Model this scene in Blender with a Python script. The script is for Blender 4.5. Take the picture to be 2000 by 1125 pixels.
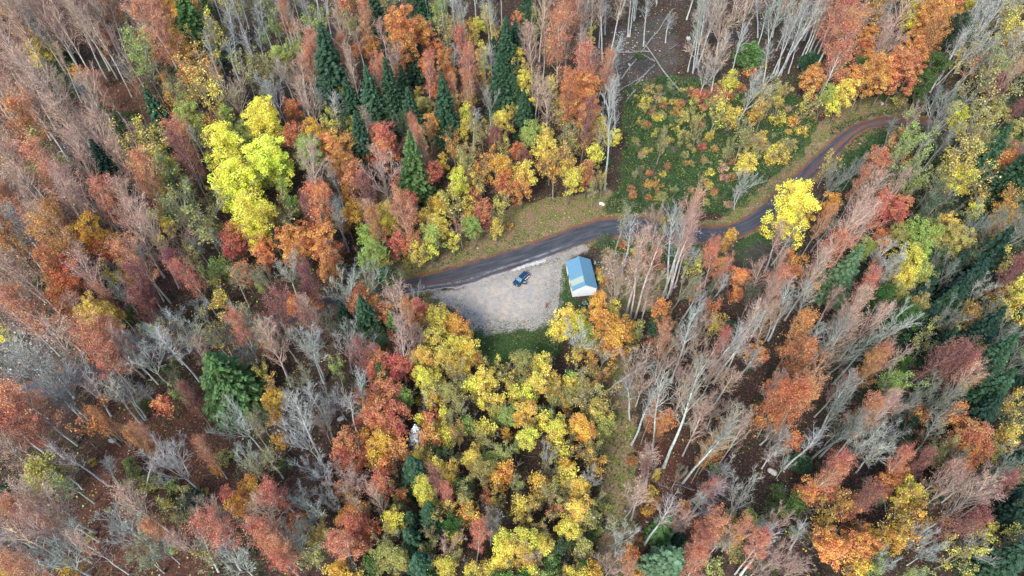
import bpy, bmesh, math, random
import numpy as np
from mathutils import Matrix, Vector
# ------------------------------------------------------------------ camera, sky, sun, exposure
sc = bpy.context.scene
for o in list(bpy.data.objects): bpy.data.objects.remove(o, do_unlink=True)
COL = sc.collection
R = math.radians
CAM_H = 133.0
CAM = np.array([0.0, -CAM_H/math.tan(R(54.5)), CAM_H])
cam = bpy.data.cameras.new("camera"); camo = bpy.data.objects.new("camera", cam); COL.objects.link(camo)
cam.sensor_width = 36; cam.lens = 25.2; cam.clip_start = 1; cam.clip_end = 3000
camo.location = CAM; camo.rotation_euler = (R(90-54.5), 0, 0)
sc.camera = camo
w = bpy.data.worlds.new("World"); sc.world = w; w.use_nodes = True
nt = w.node_tree; nt.nodes.clear()
sky = nt.nodes.new('ShaderNodeTexSky'); sky.sky_type = 'NISHITA'; sky.sun_disc = False
SUN_EL, SUN_AZ = 46.0, 206.0          # azimuth clockwise from +Y
sky.sun_elevation = R(SUN_EL); sky.sun_rotation = R(SUN_AZ)
sky.air_density = 1.0; sky.dust_density = 1.5; sky.ozone_density = 1.0
bg = nt.nodes.new('ShaderNodeBackground'); bg.inputs[1].default_value = 0.14
ow = nt.nodes.new('ShaderNodeOutputWorld')
nt.links.new(sky.outputs[0], bg.inputs[0]); nt.links.new(bg.outputs[0], ow.inputs[0])
sl = bpy.data.lights.new("sun", 'SUN'); sl.energy = 1.6; sl.angle = R(15); sl.color = (1.0, 0.96, 0.9)
so = bpy.data.objects.new("sun", sl); COL.objects.link(so)
sd = Vector((math.sin(R(SUN_AZ))*math.cos(R(SUN_EL)), math.cos(R(SUN_AZ))*math.cos(R(SUN_EL)), math.sin(R(SUN_EL))))
so.rotation_euler = sd.to_track_quat('Z', 'Y').to_euler()
sc.view_settings.view_transform = 'Standard'; sc.view_settings.look = 'None'
sc.view_settings.exposure = 1.25; sc.view_settings.gamma = 1.0
sc.cycles.max_bounces = 4; sc.cycles.diffuse_bounces = 3; sc.cycles.glossy_bounces = 2
sc.cycles.transmission_bounces = 2; sc.cycles.transparent_max_bounces = 4
sc.cycles.caustics_reflective = False; sc.cycles.caustics_refractive = False
# ------------------------------------------------------------------ pixel <-> world helpers (photo is 2000 x 1125)
F = 1400.0; PIT = R(54.5)
fwd = np.array([0, math.cos(PIT), -math.sin(PIT)]); upv = np.array([0, math.sin(PIT), math.cos(PIT)])
def ray(px, py):
    d = fwd*F + np.array([1.0, 0, 0])*(px-1000) + upv*(562.5-py)
    return d/np.linalg.norm(d)
def smooth(a, b, x):
    t = np.clip((x-a)/(b-a), 0, 1); return t*t*(3-2*t)
def terrain(x, y):
    x = np.asarray(x, float); y = np.asarray(y, float)
    r = np.sqrt(x*x+(y-10)**2)
    m = smooth(42, 95, r)
    h = 1.6*np.sin(x*0.045+1.3)*np.cos(y*0.05+.4)+0.9*np.sin(x*0.11+y*0.07)+0.5*np.sin(x*.21-y*.17+2)
    h = h-5.0*np.exp(-(((x-105)/30.0)**2+((y-12)/45.0)**2))
    return h*m
def gnd(px, py, up=0.0):
    d = ray(px, py); z = 0.0
    for _ in range(12):
        t = (z+up-CAM[2])/d[2]; p = CAM+d*t; z = float(terrain(p[0], p[1]))
    return p[0], p[1], z
def proj(p):
    v = np.asarray(p, float)-CAM; dz = v@fwd
    return 1000+F*v[0]/dz, 562.5-F*(v@upv)/dz, dz
def link(o): COL.objects.link(o); return o
def tag(o, label=None, cat=None, group=None, kind=None):
    if label: o['label'] = label
    if cat: o['category'] = cat
    if group: o['group'] = group
    if kind: o['kind'] = kind
    return o
def empty(name, loc=(0, 0, 0), rz=0):
    o = bpy.data.objects.new(name, None); o.location = loc; o.rotation_euler = (0, 0, rz)
    o.empty_display_size = .5; return link(o)
def obj(name, me, mat=None, parent=None):
    o = bpy.data.objects.new(name, me)
    if mat is not None and len(me.materials) == 0: me.materials.append(mat)
    if parent is not None: o.parent = parent
    return link(o)
# ------------------------------------------------------------------ materials
def mat_new(name):
    m = bpy.data.materials.new(name); m.use_nodes = True; t = m.node_tree; t.nodes.clear()
    out = t.nodes.new('ShaderNodeOutputMaterial'); return m, t, out
def N(t, kind, **kw):
    n = t.nodes.new(kind)
    for k, v in kw.items(): setattr(n, k, v)
    return n
def mth(t, op, a, b=None, c=None):
    n = N(t, 'ShaderNodeMath', operation=op)
    for i, v in enumerate((a, b, c)):
        if v is None: continue
        if isinstance(v, (int, float)): n.inputs[i].default_value = v
        else: t.links.new(v, n.inputs[i])
    return n.outputs[0]
def mixc(t, f, a, b, bt='MIX'):
    n = N(t, 'ShaderNodeMix', data_type='RGBA', blend_type=bt)
    for s, v in ((n.inputs[0], f), (n.inputs[6], a), (n.inputs[7], b)):
        if isinstance(v, (int, float)): s.default_value = v
        elif isinstance(v, tuple): s.default_value = (*v, 1)
        else: t.links.new(v, s)
    return n.outputs[2]
def noise(t, scale, detail=4, rough=.6, vec=None):
    n = N(t, 'ShaderNodeTexNoise'); n.inputs['Scale'].default_value = scale
    n.inputs['Detail'].default_value = detail; n.inputs['Roughness'].default_value = rough
    if vec: t.links.new(vec, n.inputs['Vector'])
    return n.outputs[0]
def ramp(t, f, lo, hi):
    n = N(t, 'ShaderNodeMapRange'); n.inputs[1].default_value = lo; n.inputs[2].default_value = hi
    t.links.new(f, n.inputs[0]); return n.outputs[0]
def simple(name, col, rough=.7, metal=0, nz=0, nscale=8, spec=.5, bump=0):
    m, t, out = mat_new(name); b = N(t, 'ShaderNodeBsdfPrincipled')
    b.inputs['Roughness'].default_value = rough; b.inputs['Metallic'].default_value = metal
    b.inputs['Specular IOR Level'].default_value = spec
    if nz:
        tc = N(t, 'ShaderNodeTexCoord'); f = noise(t, nscale, 6, .65, tc.outputs['Object'])
        c = mixc(t, ramp(t, f, .3, .7), tuple(max(0, x*(1-nz)) for x in col), tuple(x*(1+nz) for x in col))
        t.links.new(c, b.inputs['Base Color'])
        if bump:
            bp = N(t, 'ShaderNodeBump'); bp.inputs['Strength'].default_value = bump
            t.links.new(f, bp.inputs['Height']); t.links.new(bp.outputs[0], b.inputs['Normal'])
    else: b.inputs['Base Color'].default_value = (*col, 1)
    t.links.new(b.outputs[0], out.inputs[0]); return m
def leaf_mat(name, trans=.3, hue=.07, val=.75):
    m, t, out = mat_new(name)
    oi = N(t, 'ShaderNodeObjectInfo'); a = N(t, 'ShaderNodeAttribute', attribute_name='rnd'); c = N(t, 'ShaderNodeAttribute', attribute_name='clump')
    hs = N(t, 'ShaderNodeHueSaturation')
    hv = mth(t, 'MULTIPLY_ADD', c.outputs['Fac'], hue, .5-hue/2)
    hv = mth(t, 'ADD', hv, mth(t, 'MULTIPLY_ADD', oi.outputs['Random'], .03, -.015))
    t.links.new(hv, hs.inputs['Hue'])
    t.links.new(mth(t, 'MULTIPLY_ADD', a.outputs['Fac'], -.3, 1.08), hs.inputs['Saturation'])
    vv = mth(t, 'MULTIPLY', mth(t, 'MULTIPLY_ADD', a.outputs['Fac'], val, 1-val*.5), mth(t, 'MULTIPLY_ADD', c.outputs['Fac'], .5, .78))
    t.links.new(vv, hs.inputs['Value']); t.links.new(oi.outputs['Color'], hs.inputs['Color'])
    d = N(t, 'ShaderNodeBsdfDiffuse'); tr = N(t, 'ShaderNodeBsdfTranslucent'); mx = N(t, 'ShaderNodeMixShader')
    mx.inputs[0].default_value = trans
    t.links.new(hs.outputs[0], d.inputs[0]); t.links.new(hs.outputs[0], tr.inputs[0])
    t.links.new(d.outputs[0], mx.inputs[1]); t.links.new(tr.outputs[0], mx.inputs[2]); t.links.new(mx.outputs[0], out.inputs[0])
    return m
def bark_mat(name, sc_=1.0):
    m, t, out = mat_new(name)
    oi = N(t, 'ShaderNodeObjectInfo'); tc = N(t, 'ShaderNodeTexCoord')
    f = noise(t, 1.4*sc_, 6, .7, tc.outputs['Object'])
    c = mixc(t, ramp(t, f, .35, .68), (.5, .5, .46), (1.15, 1.15, 1.12)); c = mixc(t, 1.0, oi.outputs['Color'], c, 'MULTIPLY')
    d = N(t, 'ShaderNodeBsdfDiffuse'); t.links.new(c, d.inputs[0]); t.links.new(d.outputs[0], out.inputs[0]); return m
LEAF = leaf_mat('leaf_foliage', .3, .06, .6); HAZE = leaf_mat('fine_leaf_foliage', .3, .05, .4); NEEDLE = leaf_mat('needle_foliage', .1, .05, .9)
BARK = bark_mat('bark'); TWIG = bark_mat('twig_bark', .6)
# ------------------------------------------------------------------ the setting: ground, road, gravel lot
def W(pts, up=0): return [gnd(x, y, up)[:2] for x, y in pts]
def pip(px, py, poly):
    inside = np.zeros(px.shape, bool); n = len(poly)
    for i in range(n):
        x1, y1 = poly[i]; x2, y2 = poly[(i+1) % n]
        if y1 == y2: continue
        c = ((y1 > py) != (y2 > py)) & (px < (x2-x1)*(py-y1)/(y2-y1)+x1)
        inside ^= c
    return inside
def sdist(px, py, poly):
    d = np.full(px.shape, 1e9); n = len(poly)
    for i in range(n):
        x1, y1 = poly[i]; x2, y2 = poly[(i+1) % n]; ex, ey = x2-x1, y2-y1
        t = np.clip(((px-x1)*ex+(py-y1)*ey)/(ex*ex+ey*ey+1e-9), 0, 1)
        d = np.minimum(d, np.hypot(px-x1-t*ex, py-y1-t*ey))
    return np.where(pip(px, py, poly), -d, d)
LOT = W([(822, 584), (850, 566), (909, 548), (970, 528), (1057, 500), (1128, 474), (1148, 478), (1152, 490), (1120, 500), (1104, 520), (1098, 560), (1096, 600), (1076, 632), (1040, 643), (1010, 648), (960, 645), (920, 634), (890, 612), (868, 592)])
GRASS = [W([(885, 622), (1100, 612), (1095, 690), (1050, 700), (960, 712), (925, 690)]),
         W([(1225, 170), (1300, 150), (1420, 160), (1560, 190), (1600, 230), (1560, 300), (1470, 380), (1420, 420), (1230, 415), (1180, 420), (1185, 395), (1215, 370)]),
         W([(1640, 330), (1700, 262), (1760, 250), (1800, 270), (1700, 330), (1640, 370)]), W([(1435, 475), (1500, 445), (1520, 480), (1480, 520), (1430, 510)]),
         W([(1080, 500), (1106, 520), (1125, 590), (1165, 580), (1170, 620), (1120, 640), (1085, 620), (1095, 560)]),
         W([(1840, 240), (2010, 250), (2060, 330), (1900, 310)]), W([(1150, 470), (1240, 462), (1420, 480), (1420, 520), (1230, 500), (1150, 485)])]
VERGE = [W([(700, 520), (860, 470), (980, 410), (1060, 380), (1180, 375), (1240, 400), (1400, 432), (1560, 300), (1640, 190), (1740, 190), (1800, 215), (1740, 260), (1620, 330), (1500, 460), (1300, 480), (1180, 480), (900, 560), (790, 590), (690, 590)]),
         W([(850, 575), (900, 640), (940, 690), (900, 700), (840, 640), (800, 590)]), W([(1175, 680), (1240, 690), (1250, 900), (1230, 1130), (1170, 1130), (1180, 850)]), W([(1170, 500), (1300, 520), (1290, 600), (1170, 640)])]
REDL = [W([(200, 780), (420, 760), (470, 900), (400, 1125), (150, 1125), (180, 900)]), W([(1230, 850), (1340, 860), (1370, 960), (1350, 1125), (1230, 1125)]), W([(150, 150), (280, 150), (330, 260), (200, 260)])]
ROCKY = [W([(0, 620), (70, 620), (120, 680), (90, 740), (0, 730)]), W([(1195, 60), (1300, 20), (1330, 120), (1240, 170), (1190, 200)]), W([(180, 240), (300, 240), (280, 300), (130, 330), (80, 300)]),
         W([(500, 800), (560, 800), (560, 850), (500, 850)]), W([(1130, 585), (1160, 585), (1156, 660), (1132, 660)]), W([(1175, 490), (1215, 500), (1210, 560), (1165, 560), (1160, 500)])]
UP = [(-80, 775), (20, 760), (310, 668), (560, 600), (700, 568), (794, 545.6), (872, 525), (942, 504), (1034, 476), (1127, 441.6), (1182, 426.6), (1240, 424), (1290, 431), (1350, 441), (1425, 439), (1477, 410), (1521, 369), (1571, 325), (1620, 278), (1662, 248), (1697, 234), (1747, 226), (1810, 230), (1900, 250), (2080, 300)]
LO = [(-60, 812), (30, 796), (330, 700), (600, 626), (730, 596), (812, 572), (909, 559.5), (969.5, 538.7), (1057, 510), (1130, 482), (1177, 466), (1235, 461), (1290, 468), (1350, 477), (1431.7, 467), (1482, 443), (1540, 400), (1595, 340), (1631, 308), (1672, 267), (1703, 251), (1747, 248), (1810, 253), (1890, 276), (2070, 330)]
def cr(P, n):
    P = np.array(P, float); P = np.vstack([2*P[0]-P[1], P, 2*P[-1]-P[-2]]); o = []
    for i in range(1, len(P)-2):
        for k in range(n):
            t = k/n; a, b, c, d = P[i-1:i+3]
            o.append(.5*((2*b)+(-a+c)*t+(2*a-5*b+4*c-d)*t*t+(-a+3*b-3*c+d)*t**3))
    o.append(P[-2]); return np.array(o)
upw = cr([gnd(*p)[:2] for p in UP], 10); low = cr([gnd(*p)[:2] for p in LO], 10)
ROADPOLY = [tuple(p) for p in upw[::4]]+[tuple(p) for p in low[::-4]]
rng = np.random.default_rng(7)
def vnoise(x, y, s, seed=0):
    x = x/s; y = y/s; xi = np.floor(x).astype(int); yi = np.floor(y).astype(int); fx = x-xi; fy = y-yi
    fx = fx*fx*(3-2*fx); fy = fy*fy*(3-2*fy)
    def h(a, b): v = np.sin(a*127.1+b*311.7+seed*74.7)*43758.5453; return v-np.floor(v)
    return (h(xi, yi)*(1-fx)+h(xi+1, yi)*fx)*(1-fy)+(h(xi, yi+1)*(1-fx)+h(xi+1, yi+1)*fx)*fy
def zones(x, y):
    wob = (vnoise(x, y, 2.2, 1)-.5)*2.4+(vnoise(x, y, .8, 2)-.5)*1.0+(vnoise(x, y, 6, 3)-.5)*2
    def z(polys, soft=1.5, k=1.0):
        d = np.min([sdist(x, y, p) for p in polys], axis=0)+wob*k
        return smooth(soft, -soft, d)
    rd = sdist(x, y, ROADPOLY)
    lotd = sdist(x, y, LOT)
    return dict(gravel=z([LOT], 1.6, 1.0), grass=z(GRASS), verge=z(VERGE), red=z(REDL, 3), rocky=z(ROCKY, 2),
                edge=smooth(.95, .05, np.abs(rd)+(vnoise(x, y, 1.1, 5)-.5)*1.0)*smooth(2.0, 6.0, lotd),
                worn=np.clip(smooth(-7, .5, lotd+(vnoise(x, y, 5, 21)-.5)*5)*smooth(-14, 6, x+.2*y)+smooth(-4, 0, lotd+(vnoise(x, y, 3, 22)-.5)*4)*.5, 0, 1))
def grid_mesh(name, xs, ys, keep=None, lift=0, crown=0):
    X, Y = np.meshgrid(xs, ys); nx, ny = len(xs), len(ys)
    x = X.ravel(); y = Y.ravel(); z = terrain(x, y)+lift
    z = z+np.where(np.hypot(x, y-10) < 300, (vnoise(x, y, 1.7, 9)-.5)*.12*(np.abs(sdist(x, y, ROADPOLY)) > 1.5), 0)*(0 if crown else 1)
    ii = (np.arange(ny-1)[:, None]*nx+np.arange(nx-1)[None, :]).ravel()
    f = np.stack([ii, ii+1, ii+1+nx, ii+nx], 1)
    me = bpy.data.meshes.new(name); me.vertices.add(len(x)); me.vertices.foreach_set('co', np.stack([x, y, z], 1).ravel())
    me.loops.add(f.size); me.loops.foreach_set('vertex_index', f.ravel().astype(np.int32))
    me.polygons.add(len(f)); me.polygons.foreach_set('loop_start', (np.arange(len(f))*4).astype(np.int32))
    me.update(calc_edges=True)
    me.polygons.foreach_set('use_smooth', np.ones(len(f), bool))
    zz = zones(x, y)
    for k, v in zz.items():
        at = me.attributes.new(k, 'FLOAT', 'POINT'); at.data.foreach_set('value', v.astype(np.float32))
    return me
m, t, out = mat_new('forest_floor')
geo = N(t, 'ShaderNodeNewGeometry'); P = geo.outputs['Position']
def A(n): return N(t, 'ShaderNodeAttribute', attribute_name=n).outputs['Fac']
n1 = noise(t, .35, 5, .6, P); n2 = noise(t, 2.6, 5, .7, P); n3 = noise(t, 7, 3, .7, P)
vo = N(t, 'ShaderNodeTexVoronoi'); vo.inputs['Scale'].default_value = 3.2; t.links.new(P, vo.inputs['Vector'])
vsep = N(t, 'ShaderNodeSeparateColor'); t.links.new(vo.outputs['Color'], vsep.inputs[0])
def spots(th): return mth(t, 'MULTIPLY', mth(t, 'GREATER_THAN', vsep.outputs[0], th), mth(t, 'LESS_THAN', vo.outputs['Distance'], .42))
lit = mixc(t, ramp(t, n2, .35, .68), (.022, .015, .014), (.105, .065, .055))
lit = mixc(t, ramp(t, n1, .52, .7), lit, mixc(t, ramp(t, n2, .35, .65), (.012, .022, .010), (.06, .08, .03)))
lit = mixc(t, mth(t, 'MULTIPLY', spots(.86), .8), lit, (.24, .14, .08))
red = mixc(t, ramp(t, n2, .35, .68), (.045, .022, .016), (.18, .085, .058))
red = mixc(t, mth(t, 'MULTIPLY', spots(.9), .6), red, (.3, .26, .2))
gra = mixc(t, ramp(t, n2, .35, .68), (.018, .04, .014), (.085, .15, .045))
gra = mixc(t, mth(t, 'MULTIPLY', spots(.93), .8), gra, (.38, .33, .08))
ver = mixc(t, ramp(t, n2, .35, .68), (.12, .085, .05), (.33, .24, .155))
ver = mixc(t, ramp(t, n1, .42, .6), ver, mixc(t, ramp(t, n2, .35, .65), (.06, .08, .025), (.20, .22, .07)))
ver = mixc(t, mth(t, 'MULTIPLY', spots(.8), .7), ver, (.42, .24, .09))
grv = mixc(t, ramp(t, n3, .3, .7), (.32, .265, .205), (.60, .52, .43))
grv = mixc(t, ramp(t, n1, .4, .65), grv, mixc(t, ramp(t, n3, .3, .7), (.22, .215, .2), (.42, .42, .40)))
n4 = noise(t, 16, 2, .6, P)
n5 = noise(t, .9, 4, .65, P)
grv = mixc(t, ramp(t, n5, .45, .7), grv, mixc(t, ramp(t, n3, .3, .7), (.19, .165, .135), (.40, .36, .31)))
grv = mixc(t, ramp(t, n4, .60, .72), grv, (.6, .58, .54))
grv = mixc(t, mth(t, 'MULTIPLY', A('worn'), ramp(t, n2, .38, .62)), grv, mixc(t, ramp(t, n3, .35, .65), (.10, .10, .075), (.34, .34, .31)))
roc = mixc(t, ramp(t, n3, .35, .65), (.03, .027, .025), (.22, .20, .18))
col = mixc(t, A('red'), lit, red)
col = mixc(t, mth(t, 'MULTIPLY', mth(t, 'MULTIPLY', A('rocky'), .8), ramp(t, n2, .35, .62)), col, roc)
def brk(a): return ramp(t, mth(t, 'ADD', a, mth(t, 'MULTIPLY_ADD', n2, .9, -.45)), .35, .65)
col = mixc(t, brk(A('verge')), col, ver)
col = mixc(t, brk(A('grass')), col, gra)
col = mixc(t, brk(A('gravel')), col, grv)
orange = mixc(t, ramp(t, n3, .35, .65), (.10, .055, .03), (.32, .15, .07))
edg = mth(t, 'MULTIPLY', ramp(t, mth(t, 'ADD', A('edge'), mth(t, 'MULTIPLY_ADD', n2, .8, -.4)), .45, .7), mth(t, 'SUBTRACT', 1.0, A('gravel')))
col = mixc(t, edg, col, orange)
b = N(t, 'ShaderNodeBsdfPrincipled'); b.inputs['Roughness'].default_value = .95; b.inputs['Specular IOR Level'].default_value = .1
bp = N(t, 'ShaderNodeBump'); bp.inputs['Strength'].default_value = .6; bp.inputs['Distance'].default_value = .15
t.links.new(n2, bp.inputs['Height']); t.links.new(bp.outputs[0], b.inputs['Normal'])
t.links.new(col, b.inputs['Base Color']); t.links.new(b.outputs[0], out.inputs[0]); FLOOR = m
gx = np.concatenate([np.array([-1500, -700, -350, -240]), np.arange(-200, 200.1, .9), np.array([240, 350, 700, 1500])])
gy = np.concatenate([np.array([-1200, -500, -200]), np.arange(-85, 190.1, .9), np.array([230, 350, 800, 1800])])
tag(obj('ground', grid_mesh('ground', gx, gy), FLOOR), kind='structure')
# road strip
def strip(name, a, b, nseg, lift, fn=None):
    n = len(a); k = nseg+1; vs = np.zeros((n, k, 3)); u = np.linspace(0, 1, k)
    L = np.concatenate([[0], np.cumsum(np.hypot(*np.diff((a+b)/2, axis=0).T))])
    for j in range(k):
        p = a*(1-u[j])+b*u[j]
        vs[:, j, 0] = p[:, 0]; vs[:, j, 1] = p[:, 1]; vs[:, j, 2] = terrain(p[:, 0], p[:, 1])+lift
    if fn: fn(vs)
    ii = (np.arange(n-1)[:, None]*k+np.arange(k-1)[None, :]).ravel()
    f = np.stack([ii, ii+1, ii+1+k, ii+k], 1)[:, ::-1]
    me = bpy.data.meshes.new(name); me.from_pydata(vs.reshape(-1, 3).tolist(), [], f.tolist())
    at = me.attributes.new('across', 'FLOAT', 'POINT'); at.data.foreach_set('value', np.tile(u, n).astype(np.float32))
    at = me.attributes.new('along', 'FLOAT', 'POINT'); at.data.foreach_set('value', np.repeat(L, k).astype(np.float32))
    at = me.attributes.new('leafy', 'FLOAT', 'POINT'); xx = vs[:, :, 0].ravel()
    at.data.foreach_set('value', np.clip(smooth(-5, -30, xx)*.75+smooth(62, 90, xx)*1.0, 0, 1).astype(np.float32))
    return me
m, t, out = mat_new('worn_asphalt')
geo = N(t, 'ShaderNodeNewGeometry'); P = geo.outputs['Position']
ac = A('across'); lf = A('leafy'); al = A('along')
n1 = noise(t, .5, 5, .65, P); n3 = noise(t, 6, 4, .7, P)
cmb = N(t, 'ShaderNodeCombineXYZ'); t.links.new(mth(t, 'MULTIPLY', ac, 9), cmb.inputs[0]); t.links.new(mth(t, 'MULTIPLY', al, .12), cmb.inputs[1])
ns = noise(t, 1.3, 5, .65, cmb.outputs[0])
base = mixc(t, ramp(t, n3, .3, .7), (.026, .029, .036), (.062, .067, .080))
base = mixc(t, ramp(t, ns, .45, .66), base, mixc(t, ramp(t, n3, .3, .7), (.06, .063, .072), (.13, .135, .145)))
def band(c, w): return mth(t, 'SUBTRACT', 1.0, ramp(t, mth(t, 'ABSOLUTE', mth(t, 'SUBTRACT', ac, c)), w*.4, w))
def leaves(c, w, amt): return mth(t, 'MULTIPLY', band(c, w), ramp(t, mth(t, 'MULTIPLY_ADD', n3, .7, mth(t, 'MULTIPLY', n1, .5)), .62-amt*.2, .7-amt*.1))
lc = mixc(t, ramp(t, n3, .4, .7), (.13, .055, .035), (.30, .13, .07))
base = mixc(t, mth(t, 'MULTIPLY', leaves(.02, .15, .6), .9), base, lc)
base = mixc(t, mth(t, 'MULTIPLY', leaves(.98, .12, .5), .8), base, lc)
base = mixc(t, mth(t, 'MULTIPLY', mth(t, 'MULTIPLY', leaves(.58, .2, .9), lf), .9), base, lc)
xs_ = N(t, 'ShaderNodeSeparateXYZ'); t.links.new(P, xs_.inputs[0])
base = mixc(t, mth(t, 'MULTIPLY', leaves(.12, .45, .9), mth(t, 'MULTIPLY', ramp(t, xs_.outputs[0], 90, 112), .75)), base, lc)
gv = mixc(t, ramp(t, n3, .3, .7), (.22, .22, .22), (.5, .49, .47))
nearlot = mth(t, 'MULTIPLY', ramp(t, xs_.outputs[0], -38, -15), mth(t, 'SUBTRACT', 1.0, ramp(t, xs_.outputs[0], 8, 16)))
base = mixc(t, mth(t, 'MULTIPLY', mth(t, 'MULTIPLY', leaves(.74, .07, .35), nearlot), .6), base, gv)
base = mixc(t, mth(t, 'MULTIPLY', mth(t, 'MULTIPLY', leaves(1.0, .1, 1.2), nearlot), .9), base, gv)
b = N(t, 'ShaderNodeBsdfPrincipled'); b.inputs['Roughness'].default_value = .62; b.inputs['Specular IOR Level'].default_value = .45
bp = N(t, 'ShaderNodeBump'); bp.inputs['Strength'].default_value = .3; bp.inputs['Distance'].default_value = .03
t.links.new(n3, bp.inputs['Height']); t.links.new(bp.outputs[0], b.inputs['Normal'])
t.links.new(base, b.inputs['Base Color']); t.links.new(b.outputs[0], out.inputs[0]); ASPH = m
def ragged(vs):
    for j, s in ((0, 1), (-1, 1)):
        nn = (vnoise(vs[:, j, 0], vs[:, j, 1], .9, 11)-.5)*.7+(vnoise(vs[:, j, 0], vs[:, j, 1], 3, 12)-.5)*.6
        vs[:, j, 1] += nn
    # camber: 6 cm crown
    k = vs.shape[1]
    for j in range(k): vs[:, j, 2] += .08*math.sin(math.pi*j/(k-1))
upw2 = cr([gnd(*p)[:2] for p in UP], 40); low2 = cr([gnd(*p)[:2] for p in LO], 40)
tag(obj('road', strip('road', upw2, low2, 8, .07, ragged), ASPH), kind='structure')
# pale strip of broken concrete along the edge of the lot (a thin slab edge)
KERB = cr([gnd(*p)[:2] for p in [(1000, 529), (1018, 522.5), (1036, 517), (1054, 512.5), (1066, 509)]], 14)
vs = []; fs = []
rk = random.Random(5)
for i, p in enumerate(KERB):
    d = KERB[min(i+1, len(KERB)-1)]-KERB[max(i-1, 0)]; d = d/np.linalg.norm(d); nrm = np.array([-d[1], d[0]])
    wd = .38*(1-.35*math.cos(i*.9))*(.55 if i < 6 else 1)*rk.uniform(.7, 1.15)
    for s, z in ((-1, 0), (-.85, .14), (.85, .14), (1, 0)): q = p+nrm*s*wd; vs.append((q[0], q[1], z+.02))
    if i: a = 4*(i-1); fs += [(a+k, a+k+1, a+k+5, a+k+4) for k in range(3)]
fs += [(0, 1, 2, 3)]; e = len(vs)-4; fs += [(e+3, e+2, e+1, e)]
me = bpy.data.meshes.new('kerb'); me.from_pydata(vs, [], fs)
tag(obj('kerb', me, simple('bleached_concrete', (.5, .49, .47), .9, nz=.3, nscale=3)), kind='structure')
# ------------------------------------------------------------------ tree prototypes (meshes shared by the copies)
def unit(v): return v/(np.linalg.norm(v, axis=-1, keepdims=True)+1e-9)
def tubes(p0, p1, r0, r1, k=3):
    p0 = np.asarray(p0, float); p1 = np.asarray(p1, float); r0 = np.asarray(r0, float); r1 = np.asarray(r1, float)
    d = unit(p1-p0); a = np.where(np.abs(d[:, 2:3]) > .9, np.array([[1.0, 0, 0]]), np.array([[0, 0, 1.0]]))
    u = unit(np.cross(d, a)); v = np.cross(d, u); n = len(p0)
    an = np.arange(k)*2*math.pi/k
    ring = u[:, None, :]*np.cos(an)[None, :, None]+v[:, None, :]*np.sin(an)[None, :, None]
    A0 = p0[:, None, :]+ring*r0[:, None, None]; A1 = p1[:, None, :]+ring*r1[:, None, None]
    V = np.concatenate([A0, A1], 1).reshape(-1, 3)
    j = np.arange(k); j2 = (j+1) % k
    q = np.stack([j, j2, j2+k, j+k], 1)
    Fc = (np.arange(n)[:, None, None]*2*k+q[None]).reshape(-1, 4)
    return V, Fc
def fast_mesh(name, V, Fc, mat, attrs=None, smooth_=False):
    me = bpy.data.meshes.new(name); V = np.ascontiguousarray(V, np.float32); nf, k = Fc.shape
    me.vertices.add(len(V)); me.vertices.foreach_set('co', V.ravel())
    me.loops.add(nf*k); me.loops.foreach_set('vertex_index', Fc.ravel().astype(np.int32))
    me.polygons.add(nf); me.polygons.foreach_set('loop_start', (np.arange(nf)*k).astype(np.int32))
    me.update(calc_edges=True)
    if smooth_: me.polygons.foreach_set('use_smooth', np.ones(nf, bool))
    for kk, v in (attrs or {}).items():
        at = me.attributes.new(kk, 'FLOAT', 'FACE'); at.data.foreach_set('value', np.asarray(v, np.float32))
    me.materials.append(mat); return me
def join(parts):
    V = []; Fs = []; o = 0
    for v, f in parts: V.append(v); Fs.append(f+o); o += len(v)
    return np.concatenate(V), np.concatenate(Fs)
def cards(C, size, rg, flat=.5, elong=1.0, axis=None):
    n = len(C); nrm = unit(rg.normal(size=(n, 3))*np.array([1, 1, 1])+np.array([0, 0, flat*2]))
    u = unit(np.cross(nrm, rg.normal(size=(n, 3)))) if axis is None else unit(axis)
    if axis is not None: nrm = unit(nrm-u*(nrm*u).sum(1, keepdims=True))
    v = np.cross(nrm, u); s = np.asarray(size)
    s = (s if s.ndim else np.full(n, float(s)))[:, None]*.5
    # pointed leaf-cluster outline: kite of four corners, slightly folded
    a = C-u*s*elong; b = C+v*s*rg.uniform(.55, 1, (n, 1))+nrm*s*.2; c = C+u*s*elong; d = C-v*s*rg.uniform(.55, 1, (n, 1))+nrm*s*.2
    V = np.stack([a, b, c, d], 1).reshape(-1, 3); Fc = np.arange(n*4).reshape(-1, 4); return V, Fc
def rot_about(d, ang, az, rg):
    """child direction: leaves d by angle ang at azimuth az"""
    a = np.array([0, 0, 1.0]) if abs(d[2]) < .9 else np.array([1.0, 0, 0])
    u = unit(np.cross(d, a)); v = np.cross(d, u)
    return unit(d*math.cos(ang)+(u*math.cos(az)+v*math.sin(az))*math.sin(ang))
def grow(rg, p, d, L, r, nseg, up, wob):
    pts = [p]; ds = []
    for i in range(nseg):
        d = unit(d+np.array([0, 0, up])+rg.normal(size=3)*wob); p = p+d*(L/nseg); pts.append(p); ds.append(d)
    return pts, ds
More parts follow.
